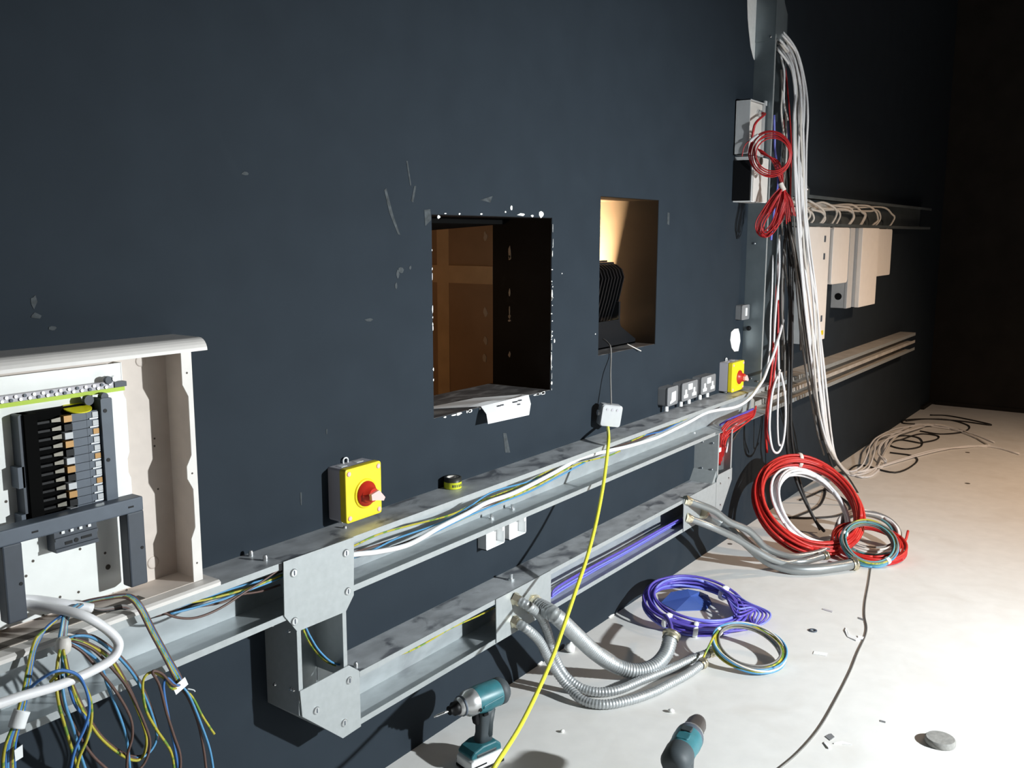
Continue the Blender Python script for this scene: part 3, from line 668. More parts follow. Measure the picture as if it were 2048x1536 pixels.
# tape roll on the trunking
c = F(889, 972, UZ1); c[1] = min(c[1], -.030)
TR = thing('tape_roll', 'roll of tape with yellow label standing on the upper trunking', 'tape roll', c)
obj('roll', MB().lathe([(.018, .002), (.0265, .002), (.0268, .034), (.018, .034), (.018, .002)], c, (0,0,1), 24, caps=False), 'tape_black', TR)
lb = obj('label_band', MB().lathe([(.0272, .001), (.0272, .021)], c, (0,0,1), 24, caps=False), 'tape_label', TR)
for k, (a, w) in enumerate([(-2.5,.16),(-2.25,.12),(-2.0,.10),(-1.75,.16),(-1.45,.22)]):
    mbk = MB(); pts = []
    for aa in (a, a+w/2, a+w):
        for z in (.007, .015): pts.append((c[0]+.0276*cos(aa), c[1]+.0276*sin(aa), c[2]+z))
    mbk.add(pts, [(0,2,3,1),(2,4,5,3)]); obj('print_mark', mbk, 'ink', lb)
obj('core', MB().lathe([(.018, .001), (.016, .001), (.016, .034), (.018, .034)], c, (0,0,1), 20, caps=False), 'pale_sheath', TR)

# white moulded boxes under the upper trunking
def back_box(label, x0, x1, z0, z1, d=.034):
    t = thing('moulded_back_box', label, 'back box', (x0, 0, z0))
    obj('back', MB().box(x0, x1, -.003, -.0005, z0, z1), 'white_plastic', t)
    for b in ((x0, x0+.003, z0, z1), (x1-.003, x1, z0, z1), (x0, x1, z0, z0+.003), (x0, x1, z1-.003, z1)):
        obj('side', MB().box(b[0], b[1], -d, -.003, b[2], b[3]), 'white_plastic', t)
    obj('screw_post', MB().box(x0+.003, x0+.012, -d, -.003, (z0+z1)/2-.006, (z0+z1)/2+.006), 'white_plastic', t)
    obj('screw_post', MB().box(x1-.012, x1-.003, -d, -.003, (z0+z1)/2-.006, (z0+z1)/2+.006), 'white_plastic', t)
    obj('fixing_hole', MB().cyl((x0+.028, -.0031, z0+.052), (0,-1,0), .005, .001, 10), 'hole_dark', t)
    return t
back_box('white open back box under the trunking, nearer the bolted plates', 2.322, 2.424, .544, .642)
back_box('white open back box under the trunking, farther from bolted plates', 2.450, 2.550, .544, .642)

# ------------------------------------------------------------------ wires in the upper trunking
cable('white_flat_cable', 'thick white cable snaking along the open upper trunking', wpath([(640,1120,.05),(708,1109,.09),(760,1103,.095),(820,1088,.095),(880,1054,.085),(936,1026,.085),(974,1005,.085),(1032,984,.085),(1105,947,.08),(1161,916,.08),(1215,902,.085),(1255,893,.085),(1302,879,.085),(1325,870,.085),(1376,845,.09),(1417,824,.10),(1471,814,.125),(1499,797,.15),(1516,775,.16),(1527,758,.15),(1537,732,.13),(1548,705,.13),(1560,665,.12),(1566,640,.10)]), .0075, 'white_sheath')
tr = [('earth_wire', 'green and yellow wire running highest in the upper trunking', [(660,1112),(707,1092),(756,1069),(815,1052),(897,1031),(960,1003),(1049,968),(1090,945),(1150,915)], .055),
      ('earth_wire', 'green and yellow wire half under the thick white cable', [(680,1120),(720,1108),(800,1092),(880,1058),(950,1027),(1010,1000),(1080,968),(1150,930),(1215,912),(1240,902)], .07),
      ('light_blue_wire', 'light blue wire crossing behind the thick white cable', [(660,1118),(720,1112),(791,1078),(880,1046),(936,1015),(985,984),(1058,963),(1105,945),(1180,905)], .06),
      ('light_blue_wire', 'light blue wire just under the thick white cable', [(690,1118),(750,1104),(840,1078),(930,1035),(1000,1006),(1060,983),(1110,957),(1170,925)], .075),
      ('blue_wire', 'dark blue wire toward the socket end of upper trunking', [(1140,915),(1190,898),(1240,884),(1300,868),(1325,862),(1352,848),(1376,836)], .06),
      ('brown_wire', 'brown wire beside the yellow one in upper trunking', [(680,1112),(740,1095),(820,1068),(900,1038),(980,998),(1060,965),(1120,935),(1180,910),(1260,885),(1310,868)], .05),
      ('brown_wire', 'brown wire lowest in the upper trunking behind white cable', [(700,1116),(790,1092),(870,1060),(950,1020),(1030,990),(1110,950)], .065),
      ('earth_wire', 'short green and yellow wire end below the sockets', [(1262,882),(1285,872),(1303,860),(1330,853),(1372,838),(1385,828)], .07)]
for m, lab, L, y in tr: cable('trunking_wire', lab, wpath(L, y), .0028, m, 'wire')
for m, lab, L, y in [('light_blue_wire', 'light blue wire leaving the bolted plate leftwards', [(575,1146),(523,1161),(472,1175),(420,1192),(380,1206),(330,1222)], .075),
      ('light_blue_wire', 'second light blue wire lower beside the bolted plate', [(575,1150),(540,1164),(495,1181),(441,1200),(394,1214),(340,1228)], .09),
      ('earth_wire', 'yellow wire crossing under the distribution board edge', [(575,1146),(559,1152),(511,1172),(472,1184),(409,1200),(359,1208)], .09),
      ('earth_wire', 'green wire tucked high in the trunking left of the plate', [(560,1158),(500,1176),(440,1187),(410,1190),(370,1203)], .05),
      ('brown_wire', 'brown wire curling down out of trunking beside the bolted plate', [(575,1128),(562,1136),(527,1161),(495,1181),(441,1216),(394,1235),(355,1235),(320,1222)], .105),
      ('brown_wire', 'brown wire lying flat in trunking left of the plate', [(560,1170),(520,1183),(480,1190),(440,1206),(380,1216),(310,1232)], .07),
      ('black_cable', 'short dark wire along the trunking under distribution board', [(570,1140),(520,1160),(460,1180),(420,1196),(350,1222),(300,1236)], .035)]:
    cable('trunking_wire', lab, wpath(L, y), .0027, m, 'wire')
for m, lab, L, y in [('earth_wire', 'green and yellow wire dropping through the short left riser', [(600,1235),(607,1260),(616,1280),(632,1304),(655,1325),(685,1335)], .075),
      ('light_blue_wire', 'blue wire dropping through the short left riser', [(606,1235),(613,1258),(625,1281),(639,1302),(663,1324),(690,1332)], .09),
      ('black_cable', 'dark wire dropping through the short left riser', [(612,1240),(620,1275),(642,1308),(668,1326),(694,1330)], .08),
      ('earth_wire', 'yellow wire in the lower trunking left of conduit plate', [(790,1312),(820,1302),(855,1284),(890,1263),(913,1251),(960,1230),(995,1212)], .08),
      ('light_blue_wire', 'blue wire in the lower trunking left of conduit plate', [(880,1265),(910,1248),(940,1232),(965,1222),(1000,1205)], .06)]:
    cable('trunking_wire', lab, wpath(L, y), .0026, m, 'wire')
VB = thing('violet_cable_bundle', 'violet cables lying in the lower trunking between conduit plates', 'cable bundle', W(1230, 1120, .08))
for k in range(7):
    L = [(1085+k*3, 1212-k*3), (1115, 1192-k*3), (1185, 1148-k*2.5), (1255, 1108-k*2), (1344, 1056-k*1.6), (1380, 1036-k)]
    strand(VB, shift(wpath(L, .045+.008*k), .003, k), .0034, 'violet_light' if k in (2, 4) else 'violet', 'cable')

# ------------------------------------------------------------------ wire hanks and the white cable under the board
Z3 = lambda x, y: (x/4.267, 1176+y/4.267)
def zp(L, out): return [W(*Z3(a, b), out) for a, b in L]
trip = ['brown_wire', 'earth_wire', 'light_blue_wire', 'blue_wire']
H1 = thing('wire_hank', 'hank of wires hanging nearest the bolted plate with white tag', 'wire hank', W(340, 1360, .14))
base = [(640,150),(760,115),(900,88),(1040,70),(1130,90),(1210,190),(1300,370),(1420,590),(1530,800)]
for k, m in enumerate(['brown_wire', 'earth_wire', 'light_blue_wire', 'earth_wire', 'blue_wire', 'brown_wire']):
    o = k*13-30
    up = [W(*Z3(x+o*.6*min(1, i/4), y-o*.35), .085+.012*min(i, 5)) for i, (x, y) in enumerate(base)]
    ends = [[(1600,930),(1680,1120),(1730,1330),(1760,1560),(1765,1700)], [(1640,930),(1720,1080),(1790,1190),(1828,1245)], [(1620,930),(1730,1200),(1790,1380),(1820,1560),(1825,1700)],
            [(1470,860),(1390,760),(1290,720),(1220,800),(1240,1020),(1330,1200),(1460,1400),(1490,1600),(1480,1700)], [(1500,830),(1430,770),(1395,850),(1440,1120),(1490,1360),(1530,1600)], [(1480,830),(1380,730),(1300,715),(1360,830),(1420,1060),(1480,1250),(1540,1450),(1520,1700)]][k]
    strand(H1, up+[W(*Z3(a, b), .15+.004*k) for a, b in ends], .0029, m)
tg = W(*Z3(1540, 835), .158)
obj('tag', orient(MB().box(-.016, .016, -.0006, .0006, -.010, .010), tg, Vector((cos(.35), 0, sin(.35))), Vector((0,1,0)), Vector((-sin(.35), 0, cos(.35)))), 'white_plastic', H1)
obj('tie', MB().tube([W(*Z3(1600, 860), .155), W(*Z3(1650, 870), .162), W(*Z3(1665, 885), .165)], .0015, 5), 'white_plastic', H1)

H2 = thing('wire_hank', 'largest wire hank fanning into loops below the white cable', 'wire hank', W(126, 1290, .15))
stem = [(690,140),(620,190),(570,240),(550,330),(540,460)]
loops = [[(640,410),(800,430),(1000,580),(1170,790),(1300,1090),(1335,1290),(1240,1430),(1080,1440),(880,1300),(740,1100),(640,900),(560,700),(520,560)],
         [(620,440),(760,490),(930,600),(1060,800),(1180,1060),(1250,1290),(1200,1460),(1060,1440),(850,1270),(700,1030),(600,800),(545,580)],
         [(600,470),(700,520),(850,640),(920,840),(1020,1090),(1080,1290),(1110,1560)],
         [(640,460),(800,530),(960,690),(1100,870),(1230,1150),(1280,1330),(1230,1500),(1120,1600)],
         [(600,480),(720,560),(860,720),(1000,900),(1110,1100),(1130,1260),(1090,1420),(1080,1600)],
         [(520,540),(490,640),(500,800),(540,1000),(600,1120),(700,1300),(800,1440),(930,1560)],
         [(530,540),(560,700),(600,880),(650,1010),(740,1130),(760,1250),(690,1400),(620,1560)],
         [(510,540),(480,760),(500,980),(560,1200),(620,1400),(680,1600)],
         [(540,540),(530,800),(560,1000),(620,1180),(680,1400),(740,1580)],
         [(430,800),(500,730),(600,720),(700,800),(770,950),(780,1120),(740,1300),(680,1440),(640,1600)],
         [(250,860),(330,790),(450,720),(560,705),(680,760),(750,920),(760,1060),(720,1200),(640,1380),(600,1560)]]
mm = ['light_blue_wire', 'earth_wire', 'light_blue_wire', 'brown_wire', 'brown_wire', 'brown_wire', 'blue_wire', 'earth_wire', 'light_blue_wire', 'earth_wire', 'blue_wire']
for k, L in enumerate(loops):
    st = [W(*Z3(x+(k-5)*5, y), .11+.008*i) for i, (x, y) in enumerate(stem)] if k < 9 else []
    strand(H2, st+[W(*Z3(a, b), .15+.006*k*min(1, (i+1)/3)) for i, (a, b) in enumerate(L)], .0029, mm[k])
    if k in (0, 1, 6):
        strand(H2, [W(*Z3(a+9, b-14), .146+.006*k) for i, (a, b) in enumerate(L)], .0027, ['brown_wire', 'brown_wire', 'earth_wire'][(0, 1, 6).index(k)])
tc_ = W(*Z3(540, 490), .155)
obj('knot_tape', MB().lathe([(.008, -.016), (.0135, -.010), (.0145, 0), (.0125, .010), (.008, .015)], tc_, (.15, 0, 1), 12), 'pale_sheath', H2)
H3 = thing('wire_hank', 'leftmost wire hank bound with a white sleeve', 'wire hank', W(30, 1450, .15))
for k, m in enumerate(['earth_wire', 'blue_wire', 'light_blue_wire', 'brown_wire', 'earth_wire', 'blue_wire']):
    o = (k-2.5)*14
    L = [(600,190),(480,270),(380,360),(300,480+o),(260+o*.4,640),(225+o*.5,840),(185+o*.6,1020),(150+o*.6,1140),(90+o*1.1,1330),(75+o*1.4,1500),(90+o*1.4,1700)]
    strand(H3, [W(*Z3(a, b), .12+.006*min(i, 5)) for i, (a, b) in enumerate(L)], .0030, m)
obj('sleeve', MB().tube([W(*Z3(190, 1045), .152), W(*Z3(165, 1110), .153), W(*Z3(140, 1190), .154)], .0145, 12), 'white_plastic', H3)
obj('tag', MB().prism([(p[0], p[2]) for p in (W(*Z3(120, 1385), .165), W(*Z3(190, 1335), .165), W(*Z3(195, 1440), .165), W(*Z3(130, 1480), .165))], -.166, -.1648, 'y'), 'white_plastic', H3)
WC = thing('white_cable', 'fat white sheathed cable curling out of the distribution board', 'cable', W(230, 1290, .16))
obj('sheath', MB().tube([W(*Z3(-400, 60), .045)]+[W(*Z3(*q), y) for q, y in [((-120,110),.048),((60,128),.050),((230,140),.058),((480,180),.11),((700,230),.15),((880,330),.165),((990,430),.175),((1010,510),.18),((950,610),.185),((780,710),.19),((500,830),.195),((200,920),.20),((0,985),.20),((-300,1080),.20)]], .0092, 10), 'white_sheath', WC)
obj('sheath_end', MB().tube([W(*Z3(*q), y) for q, y in [((-200,70),.045),((100,95),.047),((300,100),.055),((520,130),.085),((790,172),.105)]], .0088, 10), 'white_sheath', WC)
for k, m in enumerate(['grey_sheath', 'brown_wire', 'black_cable']):
    strand(WC, [W(*Z3(*q), .10) for q in [(780,172), (860,180+k*6), (960,165+k*10), (1060,150+k*12), (1160, 190+k*14)]], .003, m)

# ------------------------------------------------------------------ flexible conduits
def conduit(label, pts, r, end=True, smooth_from=None, m='flex_steel', group=None):
    P = [Vector(map(float, p)) for p in pts]
    t = thing('flexible_conduit', label, 'conduit', P[0], group)
    obj('hose', MB().tube(P, r, 14, ribs=.0026, rib=r*.05) if m == 'flex_steel' else MB().tube(P, r, 14, step=8), m, t)
    d0 = (P[1]-P[0]).normalized(); b = P[0]-d0*.012
    g = obj('gland', MB().hexa(b, d0, r*1.35, .016).lathe([(r*1.15, .016), (r*1.15, .030)], b, d0, 14), 'brass', t)
    if end:
        d1 = (P[-1]-P[-2]).normalized(); b = P[-1]-d1*.006
        obj('end_bush', MB().lathe([(r*1.15, 0), (r*1.15, .016), (r*1.3, .016), (r*1.3, .026), (r*.8, .026), (r*.8, .0)], b, d1, 16, caps=False), 'brass', t)
    return t
conduit('thickest flexible conduit feeding the violet coil', [W(1066,1208,.125),W(1088,1217,.175)]+fpath([(1115,1235,.325),(1150,1268,.235),(1190,1305,.135),(1230,1331,.062),(1270,1342,.034),(1307,1333,.036),(1331,1308,.060),(1341,1276,.10)]), .026)
conduit('thin flexible conduit from the upper gland by yellow cable', [W(1031,1198,.125),W(1058,1213,.165)]+fpath([(1080,1232,.31),(1094,1262,.24),(1104,1298,.165),(1113,1321,.115),(1129,1349,.065),(1157,1373,.030),(1193,1384,.018),(1235,1380,.018),(1282,1361,.018),(1339,1338,.020),(1379,1320,.024),(1418,1306,.030)]), .0155)
conduit('thin flexible conduit from the lower gland by yellow cable', [W(1030,1244,.125),W(1054,1258,.165)]+fpath([(1078,1281,.235),(1092,1307,.175),(1108,1336,.105),(1134,1371,.045),(1165,1400,.020),(1207,1409,.017),(1258,1401,.017),(1305,1385,.017),(1339,1368,.018),(1374,1349,.020),(1402,1329,.024)]), .0155)
conduit('wavy upper flexible conduit in front of the red coil', [W(1374,1001,.125),W(1401,1010,.16)]+fpath([(1429,1022,.34),(1457,1043,.28),(1494,1059,.23),(1513,1076,.18),(1530,1094,.125),(1560,1108,.075),(1593,1113,.045),(1635,1106,.04),(1668,1092,.05)]), .0160, m='flex_sleeve')
conduit('middle flexible conduit ending behind the grey coil', [W(1376,1036,.125),W(1401,1045,.16)]+fpath([(1436,1059,.26),(1471,1076,.20),(1506,1097,.135),(1537,1115,.085),(1569,1126,.05),(1590,1124,.045),(1612,1122,.045),(1648,1112,.05)]), .0160, m='flex_sleeve')
conduit('smooth thick conduit lying on the floor before the red coil', [W(1404,1024,.122),W(1436,1042,.13)]+fpath([(1470,1066,.19),(1500,1092,.115),(1522,1112,.07),(1547,1127,.042),(1588,1138,.028),(1635,1138,.028),(1682,1132,.03),(1704,1128,.032)]), .0250, m='flex_sleeve')

# ------------------------------------------------------------------ coils on the floor
def coil(name, label, cx, cy, R, az, tl, n, r, mats, spread=.02, ties=(), cat='cable coil', arc=1.0, zoff=.012, tiem='white_plastic', seed=1, tr=None):
    rg = random.Random(seed)
    uh = np.array([cos(az)*cos(tl), sin(az)*cos(tl), sin(tl)]); sd = np.array([-sin(az), cos(az), 0]); nn = np.cross(uh, sd)
    c = np.array([cx, cy, zoff+R*abs(sin(tl))])
    t = thing(name, label, cat, (cx, cy, 0))
    for k in range(n):
        Rk = R*(1-rg.uniform(0, spread*2.2)); o = nn*rg.uniform(-spread, spread)*R*1.2; ph = rg.uniform(0, 6.28); e = rg.uniform(-.04, .04)
        pts = []
        for i in range(25):
            a = ph+2*pi*arc*i/24
            q = c+o+Rk*((1+e)*cos(a)*uh+(1-e)*sin(a)*sd)+nn*R*.03*sin(2*a+k)
            q[2] = max(q[2], r+.001); pts.append(q)
        strand(t, pts, r, mats[k % len(mats)], 'loop', 6, 2)
    for a in ties:
        if isinstance(a, tuple):                       # nearest place on the coil to where the tie shows
            tgt = ray(*a); tgt = tgt/np.linalg.norm(tgt); best = None
            for i in range(180):
                b = 2*pi*i/180; q = c+R*(1-spread)*(cos(b)*uh+sin(b)*sd)-POS; q = q/np.linalg.norm(q)
                if best is None or q@tgt > best[0]: best = (q@tgt, b)
            a = best[1]
        q0 = c+R*(1-spread)*(cos(a)*uh+sin(a)*sd); tg = Vector(map(float, -sin(a)*uh+cos(a)*sd))
        w = tr or R*spread*1.15+r
        obj('tie', MB().lathe([(w, -.009), (w*1.08, -.005), (w*1.08, .005), (w, .009)], q0, tg, 12), tiem, t)
    return t
coil('red_cable_coil', 'big red cable coil leaning up from the floor', 4.605, -.363, .298, .82, .723, 16, .0072, ['red_coil'], .09, ((1600,915),), tiem='plaster_warm', seed=3)
coil('white_cable_coil', 'white cable coil nested inside the big red coil', 4.62, -.375, .236, 1.15, .84, 6, .0075, ['white_sheath'], .07, (), seed=5)
coil('red_cable_loop', 'flatter red cable loops lying behind the grey coil', 4.62, -.66, .175, .5, .25, 8, .0062, ['red_coil', 'red_wire'], .12, (), seed=6)
coil('grey_cable_coil', 'grey and pink-white coil stacked behind the teal coil', 4.756, -.621, .156, .495, .406, 13, .0062, ['pale_sheath', 'white_sheath', 'pale_sheath', 'grey_sheath', 'teal_wire'], .09, (), seed=8)
coil('teal_wire_coil', 'mixed teal and blue wire coil nearest on the coil pile', 4.528, -.684, .129, .473, .662, 19, .0042, ['teal_wire', 'light_blue_wire', 'earth_wire', 'grey_sheath', 'teal_wire', 'grey_sheath'], .085, ((1684,1067), (1776,1122)), seed=9)
coil('violet_cable_coil', 'violet cable coil on the floor above thick conduit', 3.426, -.278, .216, 1.214, .165, 14, .0056, ['violet', 'violet_light', 'violet', 'violet'], .10, ((1448,1185), (1338,1238), (1392,1245)), seed=11)
VL = thing('violet_cable_loops', 'loose violet loops sticking out right of the violet coil', 'cable coil', F(1500, 1220))
for k in range(6):
    strand(VL, [F(1448+k*2, 1186+k*4, .06), F(1475, 1193+k*8, .055), F(1505+k*2-8, 1206+k*3, .05), F(1538-k*7, 1225, .04), F(1534-k*7, 1242-k, .03), F(1505, 1255, .02), F(1465, 1262, .018), F(1430, 1262, .02)], .0048, 'violet' if k % 3 else 'violet_light', 'loop')
coil('earth_wire_coil', 'striped yellow and grey wire coil at the thin conduit ends', 3.168, -.609, .135, 1.012, .282, 15, .0038, ['earth_wire', 'light_blue_wire', 'grey_sheath', 'earth_wire', 'pale_sheath'], .075, ((1437,1263),), seed=12)
cable('coil_tail', 'striped wires joining thin conduit to the striped coil', fpath([(1402,1326,.03),(1410,1308,.05),(1418,1292,.07),(1426,1276,.085),(1436,1262,.09)]), .0042, 'earth_wire', 'wire')
cable('coil_tail', 'violet cables leaving thick conduit towards the violet coil', fpath([(1341,1276,.10),(1343,1262,.12),(1339,1245,.11),(1330,1232,.09)]), .009, 'violet', 'cable')
cable('coil_tail', 'grey wires joining wavy conduit to the teal coil', fpath([(1668,1092,.05),(1678,1082,.075),(1684,1072,.10),(1688,1062,.12)]), .006, 'grey_sheath', 'wire')
cable('red_cable_tail', 'red cable tail with bare pink end by grey coil', fpath([(1770,1115,.03),(1795,1100,.045),(1810,1082,.07),(1816,1062,.10)]), .0065, 'red_coil', 'cable')
bag = MB(); P4 = [F(1322,1205,.004), F(1342,1184,.03), F(1375,1178,.045), F(1400,1183,.04), F(1416,1190,.01), F(1424,1206,.004), F(1412,1219,.004), F(1352,1221,.004)]
cc = np.mean(P4, axis=0)+np.array([0, 0, .012]); bag.add(P4+[cc]+[p*np.array([1,1,0])+np.array([0,0,.0005]) for p in P4], [(i, (i+1) % 8, 8) for i in range(8)]+[(i, (i+1) % 8, 9+(i+1) % 8, 9+i) for i in range(8)])
tag(obj('plastic_bag', bag, 'blue_bag'), 'glossy blue plastic bag lying inside the violet coil', 'bag')

# ------------------------------------------------------------------ cables hanging at the column
RL1 = thing('red_wire_coil', 'round red wire loop hanging in front of the grey box', 'wire coil', V(1543, 309, (4.42, -.16, 1.95)))
A1 = (4.37, -.225, 1.95)
for k in range(5):
    rx, ry = 43-k*2.4, 45-k*3.0+(k % 2)*3
    strand(RL1, [V(1543+(k-2)*1.2+rx*cos(a+k), 309+(k % 3-1)*2+ry*sin(a+k), (A1[0]-.006*k, A1[1]-.004*k, 0)) for a in [2*pi*i/16 for i in range(17)]], .0032, 'red_wire', 'loop')
strand(RL1, [(4.47, -.075, 2.125), (4.46, -.10, 2.12), V(1512, 245, A1), V(1506, 265, A1), V(1503, 290, A1), V(1500, 305, A1)], .006, 'red_wire')
strand(RL1, [V(1513, 275, A1), V(1497, 283, A1), V(1488, 295, A1), V(1484, 313, A1)], .0022, 'red_wire')
obj('tie', MB().tube([V(1500, 283, A1), V(1508, 276, A1), V(1517, 270, A1)], .009, 10), 'white_plastic', RL1)
RL2 = thing('red_wire_hank', 'long red wire hank tied with white tape on the column', 'wire hank', V(1545, 424, (4.42, -.19, 1.7)))
A2 = (4.40, -.23, 1.7)
for k in range(10):
    rg = random.Random(60+k); o = (k-4.5)*2.6; Ak = (4.40+rg.uniform(-.03, .03), -.23+rg.uniform(-.02, .02), 1.7); b = rg.uniform(-6, 5)
    strand(RL2, [V(1565+o*.25, 374, A2), V(1553+o*.7, 392, Ak), V(1536+o*.9, 420, Ak), V(1522+o*.8, 445+b, Ak), V(1520+o*.7, 462+b, Ak), V(1530+o*.5, 472+b-abs(o)*.4, Ak), V(1543+o*.7, 460+b, Ak), V(1556+o*.8, 438, Ak), V(1565+o*.7, 405, Ak), V(1567+o*.25, 376, A2)], .0027, 'red_wire', 'loop')
for k in range(6):
    rg = random.Random(80+k); Ak = (4.40+rg.uniform(-.02, .02), -.23+rg.uniform(-.015, .015), 1.7)
    strand(RL2, [V(1514+k*1.5, 297+k*2, A2), V(1528+k*2, 304+k*2, Ak), V(1544+k*2.5, 322, Ak), V(1554+k*2.2, 345, Ak), V(1565+k*.4, 375, A2), V(1570+k*2.6, 400, Ak), V(1573+k*3.6, 438+rg.uniform(-8, 18), Ak)], .0027, 'red_wire')
obj('tie', MB().tube([V(1561, 366, A2), V(1564, 373, A2), V(1568, 381, A2)], .012, 10), 'plaster_warm', RL2)

# long white bundle
top_px = [(1556,58),(1557,66),(1557,76)]
for k in range(11):
    u = k/10
    L = [(1553, 58+u*40, .07), (1562+7*(1-u), 66+u*36, .10), (1585+8*(1-u), 105+u*34, .13), (1592+16*(1-u), 170+u*20, .16), (1586+27*(1-u), 230, .18), (1584+29*(1-u), 300, .19),
         (1592+22*(1-u), 400, .20), (1600+20*(1-u), 500, .21), (1612+19*(1-u), 600, .225), (1623+18*(1-u), 700, .24), (1634+17*(1-u), 800, .25), (1646+14*(1-u), 870, .25), (1662+10*(1-u), 910, .25)]
    rg = random.Random(k); ph = rg.uniform(0, 6); J = [(x+3.2*sin(ph+i*.9)+rg.uniform(-1.5, 1.5), y, o+rg.uniform(-.015, .015)) for i, (x, y, o) in enumerate(L)]
    P = wpath(J)
    e = [[(1690,942,.03),(1715,948,.008),(1745,940,.007),(1762,915,.007),(1775,885,.03),(1790,866,.03),(1830,850,.02),(1880,853,.01),(1935,866,.006),(1990,885,.006)],
         [(1688,940,.03),(1720,952,.008),(1752,938,.007),(1768,912,.03),(1785,880,.03),(1815,858,.03),(1860,850,.02),(1920,860,.01),(1970,884,.008),(1975,892,.006),(1950,894,.006)],
         [(1692,940,.03),(1730,942,.01),(1790,925,.012),(1870,902,.012),(1940,892,.008),(1985,894,.006),(2035,906,.006)],
         [(1686,938,.04),(1705,945,.01),(1735,935,.02),(1748,905,.05),(1750,885,.05),(1770,870,.04),(1820,858,.02)],
         [(1690,944,.02),(1720,955,.008),(1745,950,.007),(1768,930,.007),(1772,920,.03),(1760,905,.04),(1765,885,.05),(1790,870,.04),(1850,852,.02)],
         [(1684,936,.04),(1700,940,.015),(1725,930,.03),(1738,905,.06),(1742,888,.06),(1760,872,.05),(1800,858,.03),(1870,850,.02)]][k % 6]
    rg2 = random.Random(100+k); E = [F(x+rg2.uniform(-4, 4), y+rg2.uniform(-3, 3), max(z, .006)) for x, y, z in e]
    cable('white_hanging_cable', 'white cable bowing from the column top, %s outside of the bundle' % ['outermost, farthest', 'second from', 'third from', 'fourth from', 'fifth from', 'sixth from', 'seventh from', 'eighth from', 'ninth from', 'tenth from', 'innermost, last from'][k], P+E, .0060, 'pale_sheath' if k in (3, 7) else 'white_sheath', 'cable', 'white cables hanging down the column', n=7, step=5)
# darker cables inside
for k, (L, r, m, lab) in enumerate([
    ([(1566,120,.06),(1570,220,.06),(1572,350,.07),(1576,450,.10),(1580,600,.13),(1577,760,.15),(1574,880,.17),(1580,920,.18),(1600,980,.25),(1630,1040,.33),(1648,1062,.40)], .0085, 'black_cable', 'black cable hanging straight in front of the far trunking'),
    ([(1562,130,.07),(1572,260,.08),(1580,420,.12),(1586,540,.14),(1584,700,.16),(1582,850,.17),(1592,930,.2),(1612,1000,.28),(1640,1060,.36)], .0065, 'black_cable', 'second black cable beside the straight black one'),
    ([(1574,430,.10),(1588,500,.14),(1602,570,.16),(1614,660,.18),(1628,770,.2),(1648,870,.22),(1664,930,.25),(1690,985,.32),(1722,1025,.40)], .0065, 'black_cable', 'black cable slanting across the tallest cabinet'),
    ([(1578,430,.10),(1594,520,.14),(1606,600,.16),(1622,720,.18),(1640,830,.2),(1662,910,.22),(1700,960,.26),(1730,1010,.36)], .0055, 'black_cable', 'thinner black cable behind the slanting one'),
    ([(1576,440,.11),(1586,500,.14),(1598,580,.16),(1608,660,.18),(1622,760,.2),(1640,850,.22),(1656,905,.24)], .0062, 'grey_sheath', 'grey cable slanting left of the white bundle'),
    ([(1580,450,.12),(1590,520,.15),(1596,600,.17),(1603,680,.185),(1620,790,.2),(1636,870,.22)], .0062, 'grey_sheath', 'second grey cable slanting left of the white bundle'),
    ([(1570,440,.10),(1582,520,.13),(1604,620,.16),(1618,700,.18),(1630,800,.2),(1644,880,.22)], .0058, 'black_cable', 'black cable just behind the slanting grey cables'),
    ([(1565,90,.05),(1575,180,.07),(1582,280,.10),(1581,380,.13),(1580,430,.14)], .0045, 'red_wire', 'red cable falling from the column top beside white bundle'),
    ([(1558,100,.06),(1563,160,.06),(1568,260,.07)], .0045, 'red_wire', 'short red cable near the column top edge'),
    ([(1548,525,.08),(1550,580,.09),(1548,640,.10),(1545,720,.11),(1537,790,.12),(1531,850,.13),(1534,905,.13)], .0060, 'red_coil', 'red cable hanging below the column lip to the coil'),
    ([(1556,600,.10),(1556,660,.11),(1549,740,.12),(1540,800,.13),(1533,860,.14),(1545,900,.15)], .0055, 'red_wire', 'second red cable crossing toward the coil'),
    ([(1553,470,.08),(1556,540,.09),(1556,640,.10),(1557,720,.12),(1558,755,.13)], .0055, 'white_sheath', 'white cable close inside the column lip, middle height'),
    ([(1546,510,.08),(1544,580,.09),(1541,640,.10),(1539,700,.10),(1532,750,.10)], .0050, 'white_sheath', 'thin white cable hugging the column lip'),
    ([(1560,740,.13),(1547,775,.14),(1541,815,.15),(1539,860,.16),(1545,898,.17),(1556,905,.17),(1566,885,.17),(1571,840,.16),(1570,790,.15),(1562,745,.14)], .0062, 'white_sheath', 'white cable loop dangling above the big red coil'),
    ([(1558,745,.14),(1556,800,.15),(1555,850,.15),(1558,890,.16),(1567,880,.16)], .0050, 'white_sheath', 'white cable inside the dangling white loop'),
    ([(1548,230,.08),(1550,300,.08),(1556,360,.09),(1548,420,.09),(1542,480,.09)], .0060, 'violet_light', 'blue-violet cable showing behind the red wire loop'),
    ([(1556,80,.04),(1566,200,.05),(1576,330,.06),(1588,440,.09),(1592,560,.11),(1600,640,.13),(1626,780,.16),(1634,860,.18),(1648,910,.2)], .0050, 'grey_sheath', 'grey cable deep behind the white bundle'),
    ([(1558,90,.04),(1568,210,.05),(1574,360,.06),(1570,480,.08),(1566,600,.09),(1564,720,.10)], .0060, 'grey_sheath', 'grey cable running down inside the column'),
    ([(1560,130,.05),(1566,190,.06),(1572,240,.06),(1580,310,.08)], .0050, 'violet', 'violet cable near the column top'),
    ]):
    cable('column_cable', lab, wpath(L), r, m, 'cable')
